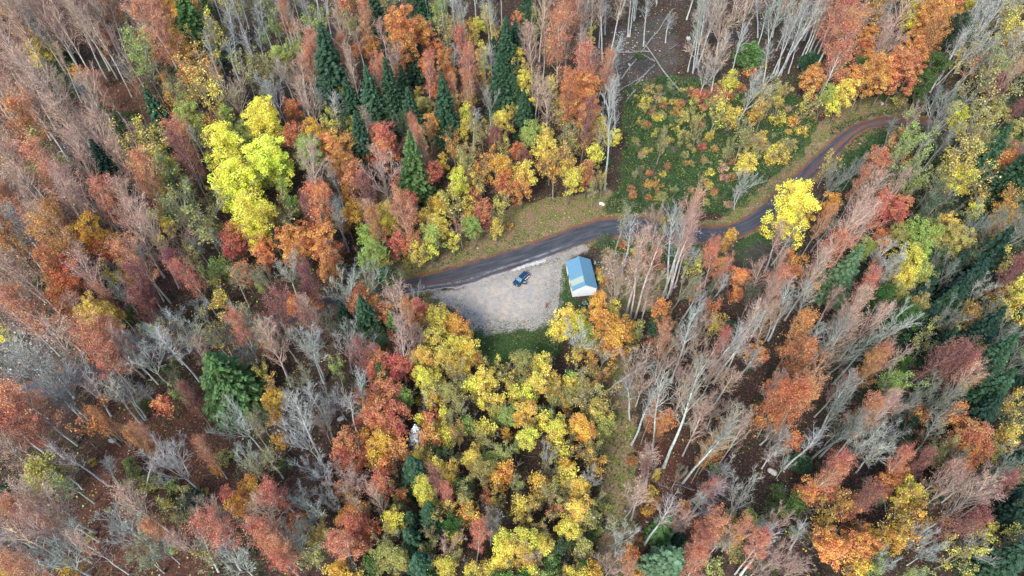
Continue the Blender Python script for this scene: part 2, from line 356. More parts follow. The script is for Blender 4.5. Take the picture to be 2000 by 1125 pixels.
def skeleton(seed, H, Wd, base=.45, ang=(35, 60), nl=26, ns=6, nt=5, trunk_r=.24, forks=0, up=.08, twig=1.0, tw_r=.035, lean=.02, prof='oval'):
    """returns trunk segs, limb/twig segs and leaf sites"""
    rg = np.random.default_rng(seed); T = []; B = []; sites = []
    pts, ds = grow(rg, np.zeros(3), unit(np.array([rg.normal()*lean, rg.normal()*lean, 1.0])), H*(.97 if not forks else base+.1), trunk_r, 9, .03, .035)
    n = len(pts); tl = H if not forks else H*.9
    rad = lambda z: max(.04, trunk_r*(1-z/tl)**.55)
    pts[0] = pts[0]-np.array([0, 0, .6])
    for i in range(n-1): T.append((pts[i], pts[i+1], rad(max(0, pts[i][2]))*(1.35 if i == 0 else 1), rad(pts[i+1][2])))
    leaders = [(pts, 0)]
    if forks:
        for k in range(forks):
            d = rot_about(ds[-1], R(rg.uniform(14, 34)), 2*math.pi*(k+rg.random()*.5)/forks, rg)
            i0 = -1-(k % 3); L = H-pts[i0][2]
            lp, _ = grow(rg, pts[i0], d, L*rg.uniform(.85, 1.05), .1, 7, .06, .09)
            rr = rad(pts[i0][2])*.72
            for i in range(7): B.append((lp[i], lp[i+1], max(.03, rr*(1-i/7.5)), max(.03, rr*(1-(i+1)/7.5))))
            leaders.append((lp, 1))
    tot = nl; zb = H*base
    for li, (lp, isf) in enumerate(leaders):
        cnt = tot if not forks else (int(tot/(forks)) if isf else 3)
        P = np.array(lp)
        for k in range(cnt):
            t = (k+.5+rg.uniform(-.4, .4))/cnt
            if isf: f = .12+.86*t; fi = f*(len(P)-1)
            else:
                z = zb+(P[-1][2]-zb)*t if not forks else P[-1][2]*(.75+.2*t); fi = np.interp(z, P[:, 2], np.arange(len(P)))
            fi = min(fi, len(P)-1.001); i = int(fi); p = P[i]*(1-fi+i)+P[i+1]*(fi-i); d0 = unit(P[i+1]-P[i])
            h = (p[2]-zb)/(H-zb+.01); h = min(max(h, 0), 1)
            if prof == 'oval': pr = math.sin(math.pi*min(.93, .18+.8*h))**.8
            elif prof == 'top': pr = .45+.55*math.sin(math.pi*min(.95, h*.9))
            else: pr = 1.05-h*.85
            L = Wd*.5*pr*rg.uniform(.75, 1.2)*(.8 if isf else 1.0)
            a = R(rg.uniform(*ang))*(1-.45*h)
            d = rot_about(d0, a, k*2.399+rg.uniform(-.5, .5), rg)
            L = L/max(.45, math.sin(a)) if not isf else L
            L = min(L, Wd*.8); r = max(.03, .024*L+.02)
            q, qd = grow(rg, p, d, L, r, 4, up, .1)
            for s in range(4): B.append((q[s], q[s+1], max(tw_r, r*(1-s/4.6)), max(tw_r, r*(1-(s+1)/4.6))))
            Q = np.array(q)
            for s in range(ns):
                ft = (.25+.75*(s+rg.random()*.8)/ns)*3.999; i = min(3, int(ft)); ps = Q[i]*(1-ft+i)+Q[i+1]*(ft-i)
                dd = rot_about(unit(Q[i+1]-Q[i]), R(rg.uniform(25, 55)), rg.uniform(0, 6.28), rg); dd = unit(dd+np.array([0, 0, .18]))
                Ls = L*rg.uniform(.28, .48)*(1.15-ft/8)
                sq, _ = grow(rg, ps, dd, Ls, .03, 2, up, .12)
                B.append((sq[0], sq[1], tw_r*1.25, tw_r)); B.append((sq[1], sq[2], tw_r, tw_r*.7))
                S = np.array(sq)
                for u_ in range(nt):
                    f2 = rg.uniform(.2, 1)*1.999; i2 = min(1, int(f2)); pt = S[i2]*(1-f2+i2)+S[i2+1]*(f2-i2)
                    dt = rot_about(unit(S[i2+1]-S[i2]), R(rg.uniform(20, 60)), rg.uniform(0, 6.28), rg)
                    Lt = rg.uniform(.5, 1.15)*twig; e = pt+unit(dt+np.array([0, 0, .15]))*Lt
                    B.append((pt, e, tw_r*.75, tw_r*.4)); sites.append(e); sites.append((pt+e)/2)
    return T, B, np.array(sites)
def seg_mesh(name, S, k, mat):
    a = np.array([s[0] for s in S]); b = np.array([s[1] for s in S]); r0 = np.array([s[2] for s in S]); r1 = np.array([s[3] for s in S])
    V, Fc = tubes(a, b, r0, r1, k); return fast_mesh(name, V, Fc, mat, smooth_=(k > 3))
def leaves_at(C, rg, per, jit, size, name, flat=.4, drop=0.0, patch=2.5, mat=None):
    # whole sprays lost leaves: thin them by a coarse pattern so the crown has gaps
    if drop > 0:
        key = np.floor(C/patch).astype(int); hv = np.abs(np.sin(key[:, 0]*12.9+key[:, 1]*78.2+key[:, 2]*37.7)*43758.5) % 1
        C = C[rg.random(len(C)) > drop*1.6*hv]
    n = len(C); P = np.repeat(C, per, 0)+rg.normal(size=(n*per, 3))*jit
    cl = np.floor(P/1.1).astype(int); cv = np.abs(np.sin(cl[:, 0]*91.7+cl[:, 1]*47.3+cl[:, 2]*13.1)*9758.5) % 1
    V, Fc = cards(P, rg.uniform(.7, 1.25, len(P))*size, rg, flat)
    return fast_mesh(name, V, Fc, mat or LEAF, dict(rnd=rg.random(len(P)), clump=cv))
def dome_mesh(seed, H, Wd, base, nl, leaf=.34, per=46, name='crown', gaps=.18, tall=1.0):
    rg = np.random.default_rng(seed); cz = H*(1+base)/2; rz = H*(1-base)/2; C = []
    # lobes on limbs: several big lobes, each carrying clumps on its shell
    nb = 9; lob = [(np.array([0, 0, cz+rz*.35]), Wd*.30)]
    for k in range(nb):
        a = k*2.399+rg.uniform(-.4, .4); zz = -.55+1.2*(k+.5)/nb+rg.uniform(-.15, .15); rr = Wd*.5*math.sqrt(max(.1, 1-zz*zz*.9))*.62*rg.uniform(.75, 1.1)
        lob.append((np.array([math.cos(a)*rr, math.sin(a)*rr, cz+zz*rz*.85]), Wd*rg.uniform(.17, .27)))
    for c, r in lob:
        n = max(4, int(nl*(r/(Wd*.22))**2/len(lob)))
        d = unit(rg.normal(size=(n, 3))+np.array([0, 0, .35])); C.append(c+d*r*rg.uniform(.7, 1.08, (n, 1))*np.array([1, 1, min(1.5, 1.1*rz/(Wd*.5))]))
    C = np.concatenate(C); C = C[rg.random(len(C)) > gaps]
    cvv = rg.random(len(C)); m = len(C); sz = rg.uniform(.32, .62, m)*(Wd/8)**.35
    P = np.repeat(C, per, 0); off = rg.normal(size=(m*per, 3)); off = off/np.maximum(1, np.linalg.norm(off, axis=1, keepdims=True)/1.5)
    P = P+off*np.repeat(sz, per)[:, None]*np.array([1.05, 1.05, .62])
    V, Fc = cards(P, rg.uniform(.7, 1.25, len(P))*leaf, rg, .9)
    cr_ = fast_mesh(name, V, Fc, LEAF, dict(rnd=rg.random(len(P)), clump=np.repeat(cvv, per)))
    T, B, _ = skeleton(seed, H*.9, Wd*.85, base=max(.12, base*.8), nl=14, ns=4, nt=2, trunk_r=.05+.011*H, forks=3, tw_r=.03)
    return seg_mesh('trunk', T+B, 5 if H > 9 else 4, BARK), cr_
def spruce_mesh(seed, H, Wd, col_n=1.0):
    rg = np.random.default_rng(seed); segs = []; P = []; Ax = []; Sz = []; rn = []; cl = []
    T = [(np.array([0, 0, -.5]), np.array([0, 0, H*.5]), .014*H+.05, .008*H+.03), (np.array([0, 0, H*.5]), np.array([0, 0, H]), .008*H+.03, .02)]
    tiers = int(H*1.7)
    for k in range(tiers):
        f = (k+.3)/tiers; z = H*(.06+.93*f); rad_ = Wd*.5*(1-f)**.82*(.9+.2*rg.random())+.12
        nb = max(4, int((5+7*(1-f))*max(1, Wd/8.5)))
        for j in range(nb):
            a = j*2*math.pi/nb+k*1.1+rg.uniform(-.25, .25); L = rad_*rg.uniform(.72, 1.15); droop = .35*(1-f)+.1
            cv = rg.random(); u = np.array([math.cos(a), math.sin(a), 0]); s_ = np.array([-math.sin(a), math.cos(a), 0])
            n = max(3, int(L/.27)); tt = (np.arange(n)+.5)/n
            zc = z-droop*L*tt+.22*L*tt**2.5
            segs.append((np.array([0, 0, z]), u*L*.9+np.array([0, 0, z-droop*L*.8]), .03, .012))
            for sd_ in (-1, 0, 1):
                wdt = .34*L*(1-tt*.75)*.55
                p = u[None]*(L*tt)[:, None]+s_[None]*(sd_*wdt)[:, None]*rg.uniform(.7, 1.2, (n, 1)); p[:, 2] += zc-abs(sd_)*.12
                ax = u[None]*1.0+s_[None]*sd_*.8+np.array([0, 0, -.25])+rg.normal(size=(n, 3))*.15
                P.append(p+rg.normal(size=(n, 3))*.05); Ax.append(ax); Sz.append(rg.uniform(.45, .8, n)*(1 if L > .8 else .7))
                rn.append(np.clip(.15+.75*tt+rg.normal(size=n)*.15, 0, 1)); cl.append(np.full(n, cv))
    P = np.concatenate(P); V, Fc = cards(P, np.concatenate(Sz), rg, .8, 1.0, np.concatenate(Ax))
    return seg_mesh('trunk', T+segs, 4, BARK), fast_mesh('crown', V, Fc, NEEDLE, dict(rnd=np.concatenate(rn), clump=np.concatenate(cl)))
def fir_mesh(seed, H, Wd):          # the big rounded conifer: swirls of shoots all over a dome
    rg = np.random.default_rng(seed); n = 900; i = np.arange(n); zf = 1-1.25*(i+.5)/n; th = i*2.399
    rr = np.sqrt(np.clip(1-zf*zf, 0, 1)); d = np.stack([rr*np.cos(th), rr*np.sin(th), zf], 1)
    bump = 1+.12*np.sin(d[:, 0]*7+seed)*np.cos(d[:, 1]*6)+rg.normal(size=n)*.05
    C = d*bump[:, None]*np.array([Wd*.5, Wd*.5, H*.52])+np.array([0, 0, H*.5])
    per = 8; t = (np.arange(per)+.2)/per
    out_ = unit(d*np.array([1, 1, .5])+np.array([0, 0, .1])+rg.normal(size=(n, 3))*.22)
    P = (C[:, None]+out_[:, None]*(t[None, :, None]-.6)*1.5+rg.normal(size=(n, per, 3))*.10); P[:, :, 2] -= (t[None]**2)*.35
    V, Fc = cards(P.reshape(-1, 3), rg.uniform(.4, .7, n*per), rg, .4, 1.1, np.repeat(out_, per, 0)+rg.normal(size=(n*per, 3))*.35)
    T = [(np.array([0, 0, -.5]), np.array([0, 0, H*.9]), .3, .06)]
    for k in range(0, n, 9): T.append((np.array([0, 0, max(.5, C[k][2]-1.2)]), C[k]*.95, .05, .02))
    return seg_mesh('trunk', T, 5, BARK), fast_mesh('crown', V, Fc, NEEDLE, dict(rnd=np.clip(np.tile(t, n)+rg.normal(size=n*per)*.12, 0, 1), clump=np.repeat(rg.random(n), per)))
PROTO = {}
def build_protos():
    for k in range(4):
        PROTO['D', 2, k] = ('D', 18, 10, *dome_mesh(100+k, 18, 10, .28, 190, .29, 66))
        PROTO['D', 1, k] = ('D', 12, 6, *dome_mesh(120+k, 12, 6, .25, 100, .26, 50))
        PROTO['D', 0, k] = ('D', 7, 3.4, *dome_mesh(140+k, 7, 3.4, .15, 52, .24, 30))
    for k in range(3): PROTO['D', 3, k] = ('D', 17, 9, *dome_mesh(180+k, 17, 9, .22, 300, .25, 56, gaps=.34))
    for k in range(3):
        PROTO['U', 0, k] = ('U', 2.6, 3, *dome_mesh(160+k, 2.6, 3, .05, 34, .26, 18))
    for k in range(5):   # tall half-bare beech
        T, B, S = skeleton(200+k, 24, 9, .34, (18, 42), 21, 7, 6, .27, 0, .10, 1.2, .025, prof='oval')
        rg = np.random.default_rng(k); tm = seg_mesh('trunk', T, 7, BARK); bmh = seg_mesh('branches', B, 3, TWIG)
        PROTO['H', 0, k] = ('H', 24, 9, tm, leaves_at(S, rg, 1, .25, .22, 'crown', .5, .7, mat=HAZE), bmh)
        PROTO['H', 1, k] = ('H', 24, 9, tm, leaves_at(S, rg, 4, .34, .25, 'crown', .5, .42, mat=HAZE), bmh)
    for k in range(5):   # long straight trunk, small high crown
        T, B, S = skeleton(230+k, 26, 6, .48, (16, 38), 18, 5, 4, .27, 0, .1, 1.2, .028, prof='top')
        rg = np.random.default_rng(k+9)
        PROTO['K', 0, k] = ('K', 26, 6, seg_mesh('trunk', T, 7, BARK), leaves_at(S, rg, 1, .25, .24, 'crown', .5, .8, mat=HAZE), seg_mesh('branches', B, 3, TWIG))
    for k in range(5):   # bare, wide fan of pale branches
        T, B, S = skeleton(260+k, 15, 9, .32, (18, 44), 26, 6, 4, .22, 5, .10, 1.15, .038, prof='oval')
        rg = np.random.default_rng(k+19)
        PROTO['B', 0, k] = ('B', 15, 9, seg_mesh('trunk', T, 7, BARK), leaves_at(S[::5], rg, 1, .2, .22, 'crown', .5, .8), seg_mesh('branches', B, 3, TWIG))
    for k in range(4):   # thin foliage over visible branches
        T, B, S = skeleton(290+k, 14, 7, .28, (28, 55), 24, 6, 3, .18, 4, .06, .9, .032, prof='oval')
        rg = np.random.default_rng(k+29)
        PROTO['P', 0, k] = ('P', 14, 7, seg_mesh('trunk', T, 6, BARK), leaves_at(S, rg, 3, .3, .32, 'crown', .6, .95, 1.6), seg_mesh('branches', B, 3, TWIG))
    for k in range(4):
        PROTO['S', 1, k] = ('S', 22, 7.5, *spruce_mesh(320+k, 22, 7.5))
    for k in range(2): PROTO['S', 0, k] = ('S', 9, 4, *spruce_mesh(340+k, 9, 4))
    PROTO['F', 0, 0] = ('F', 17, 13, *spruce_mesh(350, 17, 13, 1.0)); PROTO['F', 0, 1] = ('F', 5, 6, *fir_mesh(351, 5, 6))
build_protos()
PALE = dict(rr=(.62, .225, .105), pk=(.66, .36, .23), **{'or': (.68, .28, .08)}, go=(.72, .40, .055), ye=(.76, .62, .09), le=(.78, .72, .08), lg=(.40, .50, .11),
            gr=(.085, .17, .04), ol=(.46, .42, .12), dg=(.036, .088, .042), mr=(.34, .13, .11), gy=(.42, .36, .22), wh=(.5, .52, .5), sg=(.09, .155, .075), da=(.022, .055, .035))
# ------------------------------------------------------------------ what stands where (read off the photograph, three photo pixels = one unit = 1/3 px)
# kind colour x y width [x y of the top for a trunk tree]; offsets per tile
DATA = {
(0, 0): """K pk 690 465 0 430 0;K pk 600 555 0 330 90;K pk 625 460 0 400 60;K pk 775 570 0 545 120;K gy 640 780 0 480 480;K gy 410 400 0 140 0;K pk 570 265 0 450 -60;K pk 750 355 0 640 60
K rr 795 275 0 690 -40;K gy 850 80 0 800 -120;K pk 850 520 0 690 200;K or 875 790 0 810 540;K gy 410 465 0 200 110;K pk 270 400 0 130 180;K pk 510 790 0 330 460;K pk 600 1000 0 420 690;K pk 745 1030 0 610 800;K pk 405 945 0 250 690
K gy 180 1110 0 0 830;K pk 430 1120 0 260 930;K gy 640 790 0 470 470;K gy 540 240 0 440 0;K pk 480 600 0 330 300;K pk 560 900 0 380 640;K pk 330 760 0 160 480;K pk 250 560 0 60 260;K pk 640 960 0 480 720;K pk 120 640 0 -40 380;K pk 300 820 0 130 560
H pk 60 60 210;H pk 40 270 190;H pk 190 30 170;H pk 270 80 150;H or 280 40 110;H pk 560 60 150;H pk 400 30 140;H or 650 40 100;H pk 330 180 170;H pk 350 560 210;H pk 230 470 190;H rr 60 480 140;H pk 550 670 190;H pk 630 860 210;H or 160 800 170;P ol 240 960 180;H or 60 900 140;H pk 100 1040 190;H pk 480 1020 190;H pk 60 650 190;H pk 210 650 180;H pk 400 700 190;H rr 330 1090 200;H rr 850 1070 190;D or 480 440 70;P or 590 200 60;P or 620 300 50
H pk 500 150 150;H pk 100 170 160;P go 100 130 70;D go 170 220 80;D ye 235 310 80;U gr 340 300 130;U gr 330 400 140;U gr 390 480 120;U gr 620 640 110;U gr 700 720 150;P lg 870 290 170;P lg 850 380 140;H rr 980 220 200;H rr 930 130 170;D or 1060 300 120;H rr 930 50 130;D go 1000 50 140;S gr 1120 170 150;P ye 1240 240 130;P go 1150 470 210;P ye 1250 580 170;B pk 1360 560 180
P or 840 560 90;P go 980 610 110;H rr 660 580 110;S dg 970 730 130;D lg 1110 700 130;P ol 1050 590 110;D lg 1335 680 80;P go 1280 740 120;P ye 800 850 170;P ye 920 910 200;P lg 980 1040 190;H rr 1060 850 140;H mr 1110 960 130;S da 640 1060 130;P ol 1190 800 90;H pk 720 960 150;P gr 1040 480 90;D or 1100 440 70;P gy 760 440 90
K gy 1300 420 0 1215 120;K gy 1400 430 0 1300 60;K gy 1480 330 0 1380 0;K gy 1380 230 0 1290 -80;K gy 1460 170 0 1370 -120;K gy 1300 130 0 1230 -100;K gy 1500 460 0 1400 200;K gy 1400 760 0 1310 500;K gy 1300 620 0 1220 380;K ol 1200 1100 0 1080 860;K gy 1230 1000 0 1130 780;B gy 800 100 150;P ol 1440 420 130;P ol 1330 60 120""",
(500, 0): """K gy 60 250 0 -20 -20;K gy 110 330 0 30 80;K ol 140 200 0 60 -80;K gy 180 120 0 110 -150;K gy 210 300 0 150 20;K gy 250 290 0 190 30;K ol 270 170 0 210 -80;K gy 330 250 0 280 10;K gy 380 110 0 330 -150;K gy 400 420 0 330 150;K gy 440 200 0 400 -40;K gy 60 420 0 -20 190;K gy 150 690 0 60 440;K pk 310 780 0 230 520;K gy 390 760 0 330 530;K pk 360 600 0 290 360;K gy 500 800 0 460 570;K gy 240 640 0 160 400
D lg 145 360 100;P lg 120 150 90;P lg 240 320 90;P lg 60 20 120;P lg 350 170 130;H rr 330 340 120;H rr 330 430 100;S dg 430 430 190;H rr 180 120 90;P or 500 70 130;P ol 560 170 100;H rr 650 170 110;D or 670 280 80;S dg 715 120 110;S dg 965 60 90;D or 850 170 150;D or 970 190 100;D or 870 290 110;S dg 920 350 90;D lg 795 240 50;H pk 510 230 100;H rr 520 350 90;H pk 570 430 110;B pk 790 350 120;H rr 690 450 90;H rr 740 520 90
S dg 570 620 110;S dg 680 610 140;S dg 820 600 140;S dg 920 700 120;S dg 620 850 130;S dg 1110 650 130;H rr 1000 440 110;D or 1120 350 80;D or 1120 440 90;H rr 1250 310 110;H rr 1240 430 110;D ye 1320 300 65;D ye 1330 380 60;P ol 1110 200 120;P ye 1130 190 60;D ye 1350 80 50;B gy 1200 100 110;P go 1270 210 90;P ye 1390 190 80;S dg 1480 290 110;S dg 1440 510 130;H rr 1170 590 80;D ye 950 550 45;D ol 1000 640 75;D or 1030 720 80;P or 1020 780 70;D ye 1225 670 70;D ye 1220 750 60;H rr 1245 560 100;P go 1350 500 70;B gy 1370 590 100;D ye 1455 720 100;D mr 1400 810 80;P ye 1450 860 80
P ol 1330 760 110;P go 1160 870 110;D rr 750 830 140;D rr 770 890 130;B pk 750 1030 210;S gr 920 1000 150;H rr 930 830 90;H rr 1000 900 100;D rr 1040 1010 90;D go 1090 960 70;P ol 1230 970 130;P go 1330 1000 120;D le 1190 1090 110;D go 1440 1010 130;P ye 1300 1060 110;D or 1460 1080 110;B pk 230 450 140;B pk 330 600 150;P ol 60 440 120;B gy 120 560 120;P ye 460 740 110;D or 220 660 90;D rr 230 800 110;D lg 330 890 140;D go 360 800 110;D or 430 870 120;D or 520 880 120;D or 500 980 140;D rr 570 1040 130;H pk 300 1060 200;D lg 170 1000 90;D lg 150 1090 80
K gy 1100 160 0 1080 -120;K gy 1170 180 0 1150 -100;K gy 1230 250 0 1210 -20;K gy 1290 150 0 1275 -140;K gy 1410 330 0 1400 60;K gy 1380 230 0 1370 -60;K gy 1440 150 0 1430 -150;P lg 1060 100 90;K gy 1010 130 0 990 -140;K gy 1340 560 0 1330 320;K pk 960 1000 0 930 780;K gy 1270 880 0 1260 640;K gy 1160 480 0 1150 260;K pk 640 420 0 610 200;P ol 780 30 90;P gr 900 50 90;P gr 880 740 80""",
(1000, 0): """H rr 310 60 170;H rr 330 160 180;H pk 170 90 140;H rr 270 290 190;H pk 130 320 150;H rr 460 400 170;D or 400 540 150;D or 430 640 150;H or 340 600 140;H mr 420 760 130;P ye 310 690 120;P ol 160 560 120;H pk 220 620 140;P ye 60 420 80;D ye 60 490 80;S dg 70 670 100;S dg 20 560 80;S dg 90 150 90;S dg 10 270 90;D or 30 130 60;D lg 120 790 100;D ye 195 800 80;D ye 190 890 120;P ol 320 820 110;P go 330 960 140;D ye 340 1060 110;P go 250 990 140;D mr 80 940 80;D or 30 900 80;D ye 60 1040 130;D or 60 1100 110;D ye 480 920 90;D ye 520 740 75;P go 420 850 90;D rr 440 1040 100;P ol 480 1110 80;P ol 140 150 90;H rr 560 460 100;P ye 450 210 70;P ye 530 1070 60
K pk 460 370 0 468 -60;K pk 390 400 0 430 -20;K pk 530 350 0 545 -20;K pk 580 300 0 625 -20;K gy 680 200 0 700 -90;K gy 722 110 0 737 -160;K gy 770 270 0 783 -60;K gy 690 200 0 690 -70;K gy 715 120 0 725 -150;K gy 510 280 0 530 -60;K gy 545 1110 0 625 540;K pk 480 660 0 530 380;K ye 500 1020 0 520 780;K pk 600 700 0 620 480;K gy 590 640 0 600 400;K gy 630 500 0 640 330;K gy 430 370 0 440 20;K gy 400 250 0 440 -80
K gy 1030 420 0 1070 200;K gy 1065 410 0 1165 -10;K gy 1090 380 0 1200 -10;K gy 1080 395 0 1135 -20;K gy 1165 465 0 1260 215;K gy 1060 430 0 1130 60;K rr 1360 180 0 1430 10;K gy 1430 300 0 1500 70;K gy 1440 220 0 1475 -30;K gy 1470 490 0 1510 280;B gy 1310 740 0 1480 450;K gy 900 250 0 920 90;B pk 1230 330 200;B pk 1170 130 170;B pk 1260 120 200;B gy 1130 430 120;H pk 1390 60 130;F gr 1385 330 120;U ye 1270 490 100;D ye 1290 470 60
U or 985 610 60;U or 1120 630 50;P ye 1080 680 80;P ye 1200 650 110;D ye 1300 690 70;D go 1430 670 60;U le 860 690 50;U rr 1110 560 90;U rr 1200 540 100;U or 1260 560 80;D ye 1380 965 90;U ye 1155 805 50;U ye 1160 1010 50;P ol 1360 800 120;U go 800 1080 60;U or 697 1110 45;U go 950 660 50;U lg 1210 720 70;U ol 1270 900 70;P ol 1280 870 60;B wh 1355 1070 110;P ol 1090 760 60;P ol 870 860 70;U le 770 900 40;U rr 820 660 40;U rr 1110 860 50;U or 1190 870 40;D go 1460 830 60;P ol 1440 900 90;U ye 790 590 60;U le 880 590 50;U or 1340 520 60;U go 1480 520 60;P ye 1480 640 80;U ol 800 520 70;U gr 740 330 50;U gr 960 720 90;U ol 1010 800 70;U gr 940 900 90;U le 760 620 40;U gr 720 880 70;U or 1400 430 70;U ye 1470 380 60;U ye 1440 580 70;U or 1050 540 60""",
(1500, 0): """K gy 45 440 0 130 150;K gy 60 445 0 260 40;K gy 75 440 0 205 60;K gy 55 430 0 95 110;K gy 95 400 0 230 60;K rr 175 395 0 310 10;K gy 190 390 0 330 20;K rr 255 335 0 380 60;K rr 275 430 0 390 200;K gy 0 320 0 20 110;K gy 490 295 0 700 50;K gy 610 330 0 720 140;K rr 520 340 0 640 150;K gy 30 430 0 180 60;K gy 110 350 0 250 -20;K gy 120 430 0 170 200;K pk 640 380 0 720 200
H rr 400 60 170;H rr 370 170 180;H rr 430 260 170;H rr 400 360 170;H rr 340 60 150;B pk 550 60 150;B pk 130 70 150;B gy 60 80 150;D or 590 220 90;D or 570 300 80;D or 580 370 80;B pk 690 290 150;P go 650 70 150;D le 850 70 90;D le 820 150 90;D or 960 100 140;D or 1040 50 110;D or 950 190 130;H or 920 260 130;H pk 760 60 150;D or 830 340 130;D rr 790 420 140;D or 620 450 130;D or 700 460 130;P or 560 500 90;D gr 525 410 80;F dg 250 370 90;D dg 1100 210 120;D gr 960 400 100;D gr 910 500 90;D or 262 490 100;P ye 80 580 80;D lg 340 580 90;D ye 440 560 110;D ye 380 600 90;D or 450 480 110;U or 310 640 70;P ye 210 620 90;U ye 50 700 90;U go 150 710 70;U ye 60 900 120;U ye 20 930 90;U rr 380 670 50;P ol 30 560 90;U ol 120 860 90;U ye 200 770 60
K gy 950 540 0 1180 240;K gy 985 500 0 1250 220;K gy 1060 550 0 1310 320;K gy 1140 570 0 1300 350;K gy 930 680 0 1020 520;K gy 1000 470 0 1180 180;K gy 1100 500 0 1320 240;K gy 1050 380 0 1200 120;P ye 1110 340 90;P ye 1370 220 110;P ye 1400 150 90;D ye 1150 30 90;B gy 1250 170 180;B gy 1330 60 160;P ol 1350 100 140;P or 1200 390 80;P ol 1230 490 160;P lg 1290 440 110;P ol 1440 60 120;D or 1480 370 70;P ol 1450 440 100;H pk 1360 470 80;H mr 1310 560 110;H mr 1420 650 80;D ol 1340 650 90;D gr 1270 670 70;D ol 1490 740 90;P gy 1400 330 130;P gy 1230 320 120;P ol 1140 230 90;U gr 700 560 90;U gr 1050 600 120;U gr 1180 620 100;U gr 1300 780 120;U gr 1350 860 100;U gr 850 560 80;U ol 760 590 70
B gy 1000 690 180;D le 1100 680 80;D le 1120 730 60;P ol 1190 770 150;P lg 860 790 120;B pk 850 690 90;P or 730 830 80;K gy 670 880 0 760 720;K rr 545 1110 0 650 900;D rr 650 940 110;D rr 610 1010 90;P lg 830 1000 140;P lg 790 870 120;K gy 870 1000 0 1000 760;K gy 850 950 0 960 770;K gy 890 1010 0 1070 800;K gy 920 990 0 1120 760;P ye 1080 960 170;P ye 1160 1000 150;D ye 1120 1060 110;P ol 960 1080 120;P ye 350 980 80;B gy 380 1060 150;B gy 510 980 100;H rr 520 1110 80;S dg 1290 930 150;D or 1385 960 110;S dg 1440 1040 180;D lg 1300 840 80;P ol 1400 910 80;H pk 730 1100 90;U ye 700 1075 70;P lg 820 1090 100;P ol 1210 880 110;B gy 600 1080 110""",
(0, 375): """K gy 960 640 0 800 330;K gy 300 270 0 150 30;K gy 270 480 0 130 310;K gy 720 520 0 640 380;K pk 640 700 0 490 490;K pk 260 590 0 70 420;K gy 540 190 0 450 50;K gy 280 260 0 110 0;K pk 900 520 0 760 300;K pk 180 730 0 20 530;K pk 700 300 0 560 90;K lg 1200 290 0 1000 60;K lg 1250 300 0 1100 90;K lg 1220 280 0 1060 0;K gy 1230 430 0 1120 260;K gy 1350 400 0 1260 220;K gy 1170 1110 0 950 830;K gy 1180 920 0 1040 760;K ol 1350 970 0 1200 780;K ol 1480 900 0 1370 720
H pk 90 60 190;H pk 250 60 190;H rr 60 150 160;H pk 440 70 180;H pk 600 70 200;H rr 700 120 150;H gy 160 220 170;H pk 340 240 170;H or 60 290 180;H or 380 210 120;H or 320 340 180;D or 400 380 130;D go 560 250 130;D go 620 310 110;D or 650 350 110;D or 400 480 160;D or 370 550 120;H or 330 470 150;H pk 60 420 180;H pk 160 500 190;H pk 80 600 200;D or 380 660 130;H rr 260 700 200;H pk 140 750 170;H pk 530 540 190;P ye 640 510 110;D ye 735 450 60;D ye 755 520 70;H pk 820 80 180;H rr 890 40 120;H pk 800 250 210;H rr 850 430 180;H pk 900 330 170;D ye 945 140 60;D ye 985 200 60;D ye 930 295 50;P ol 1060 80 160;P ol 1180 150 200;F dg 1040 160 120;P ol 1260 200 120;B pk 1050 300 150;P ol 1140 400 110;H mr 1070 460 130;H rr 1150 530 130;D lg 1300 430 80;P lg 1240 510 90;D lg 1345 470 55;D or 1420 260 120;D rr 1370 340 120;D or 1430 480 100
D ye 595 730 150 17;H rr 660 870 180;H rr 720 850 170;H rr 620 980 190;H pk 760 930 150;B wh 860 970 210;B wh 740 930 160;B wh 640 1040 150;B gy 430 1060 190;H pk 330 890 210;B gy 150 1050 200;D ye 10 830 60;B gy 100 950 140;B wh 1000 770 200;B wh 950 850 190;B wh 1090 830 180;B wh 1180 690 110;P lg 890 800 110;P go 1010 850 80;P ye 1300 650 140;P ye 1400 690 130;P ol 1280 830 150;B wh 1400 760 130;F gr 1330 1100 350;P gr 1020 1060 90;H pk 1170 950 100;H rr 1420 830 120;H mr 830 690 140;H rr 650 640 70;B gy 720 590 140;B gy 1440 950 120;U gr 780 730 100;U ye 690 790 50;U gr 500 700 90;U gr 250 530 90;H mr 860 620 150;H pk 480 850 120""",
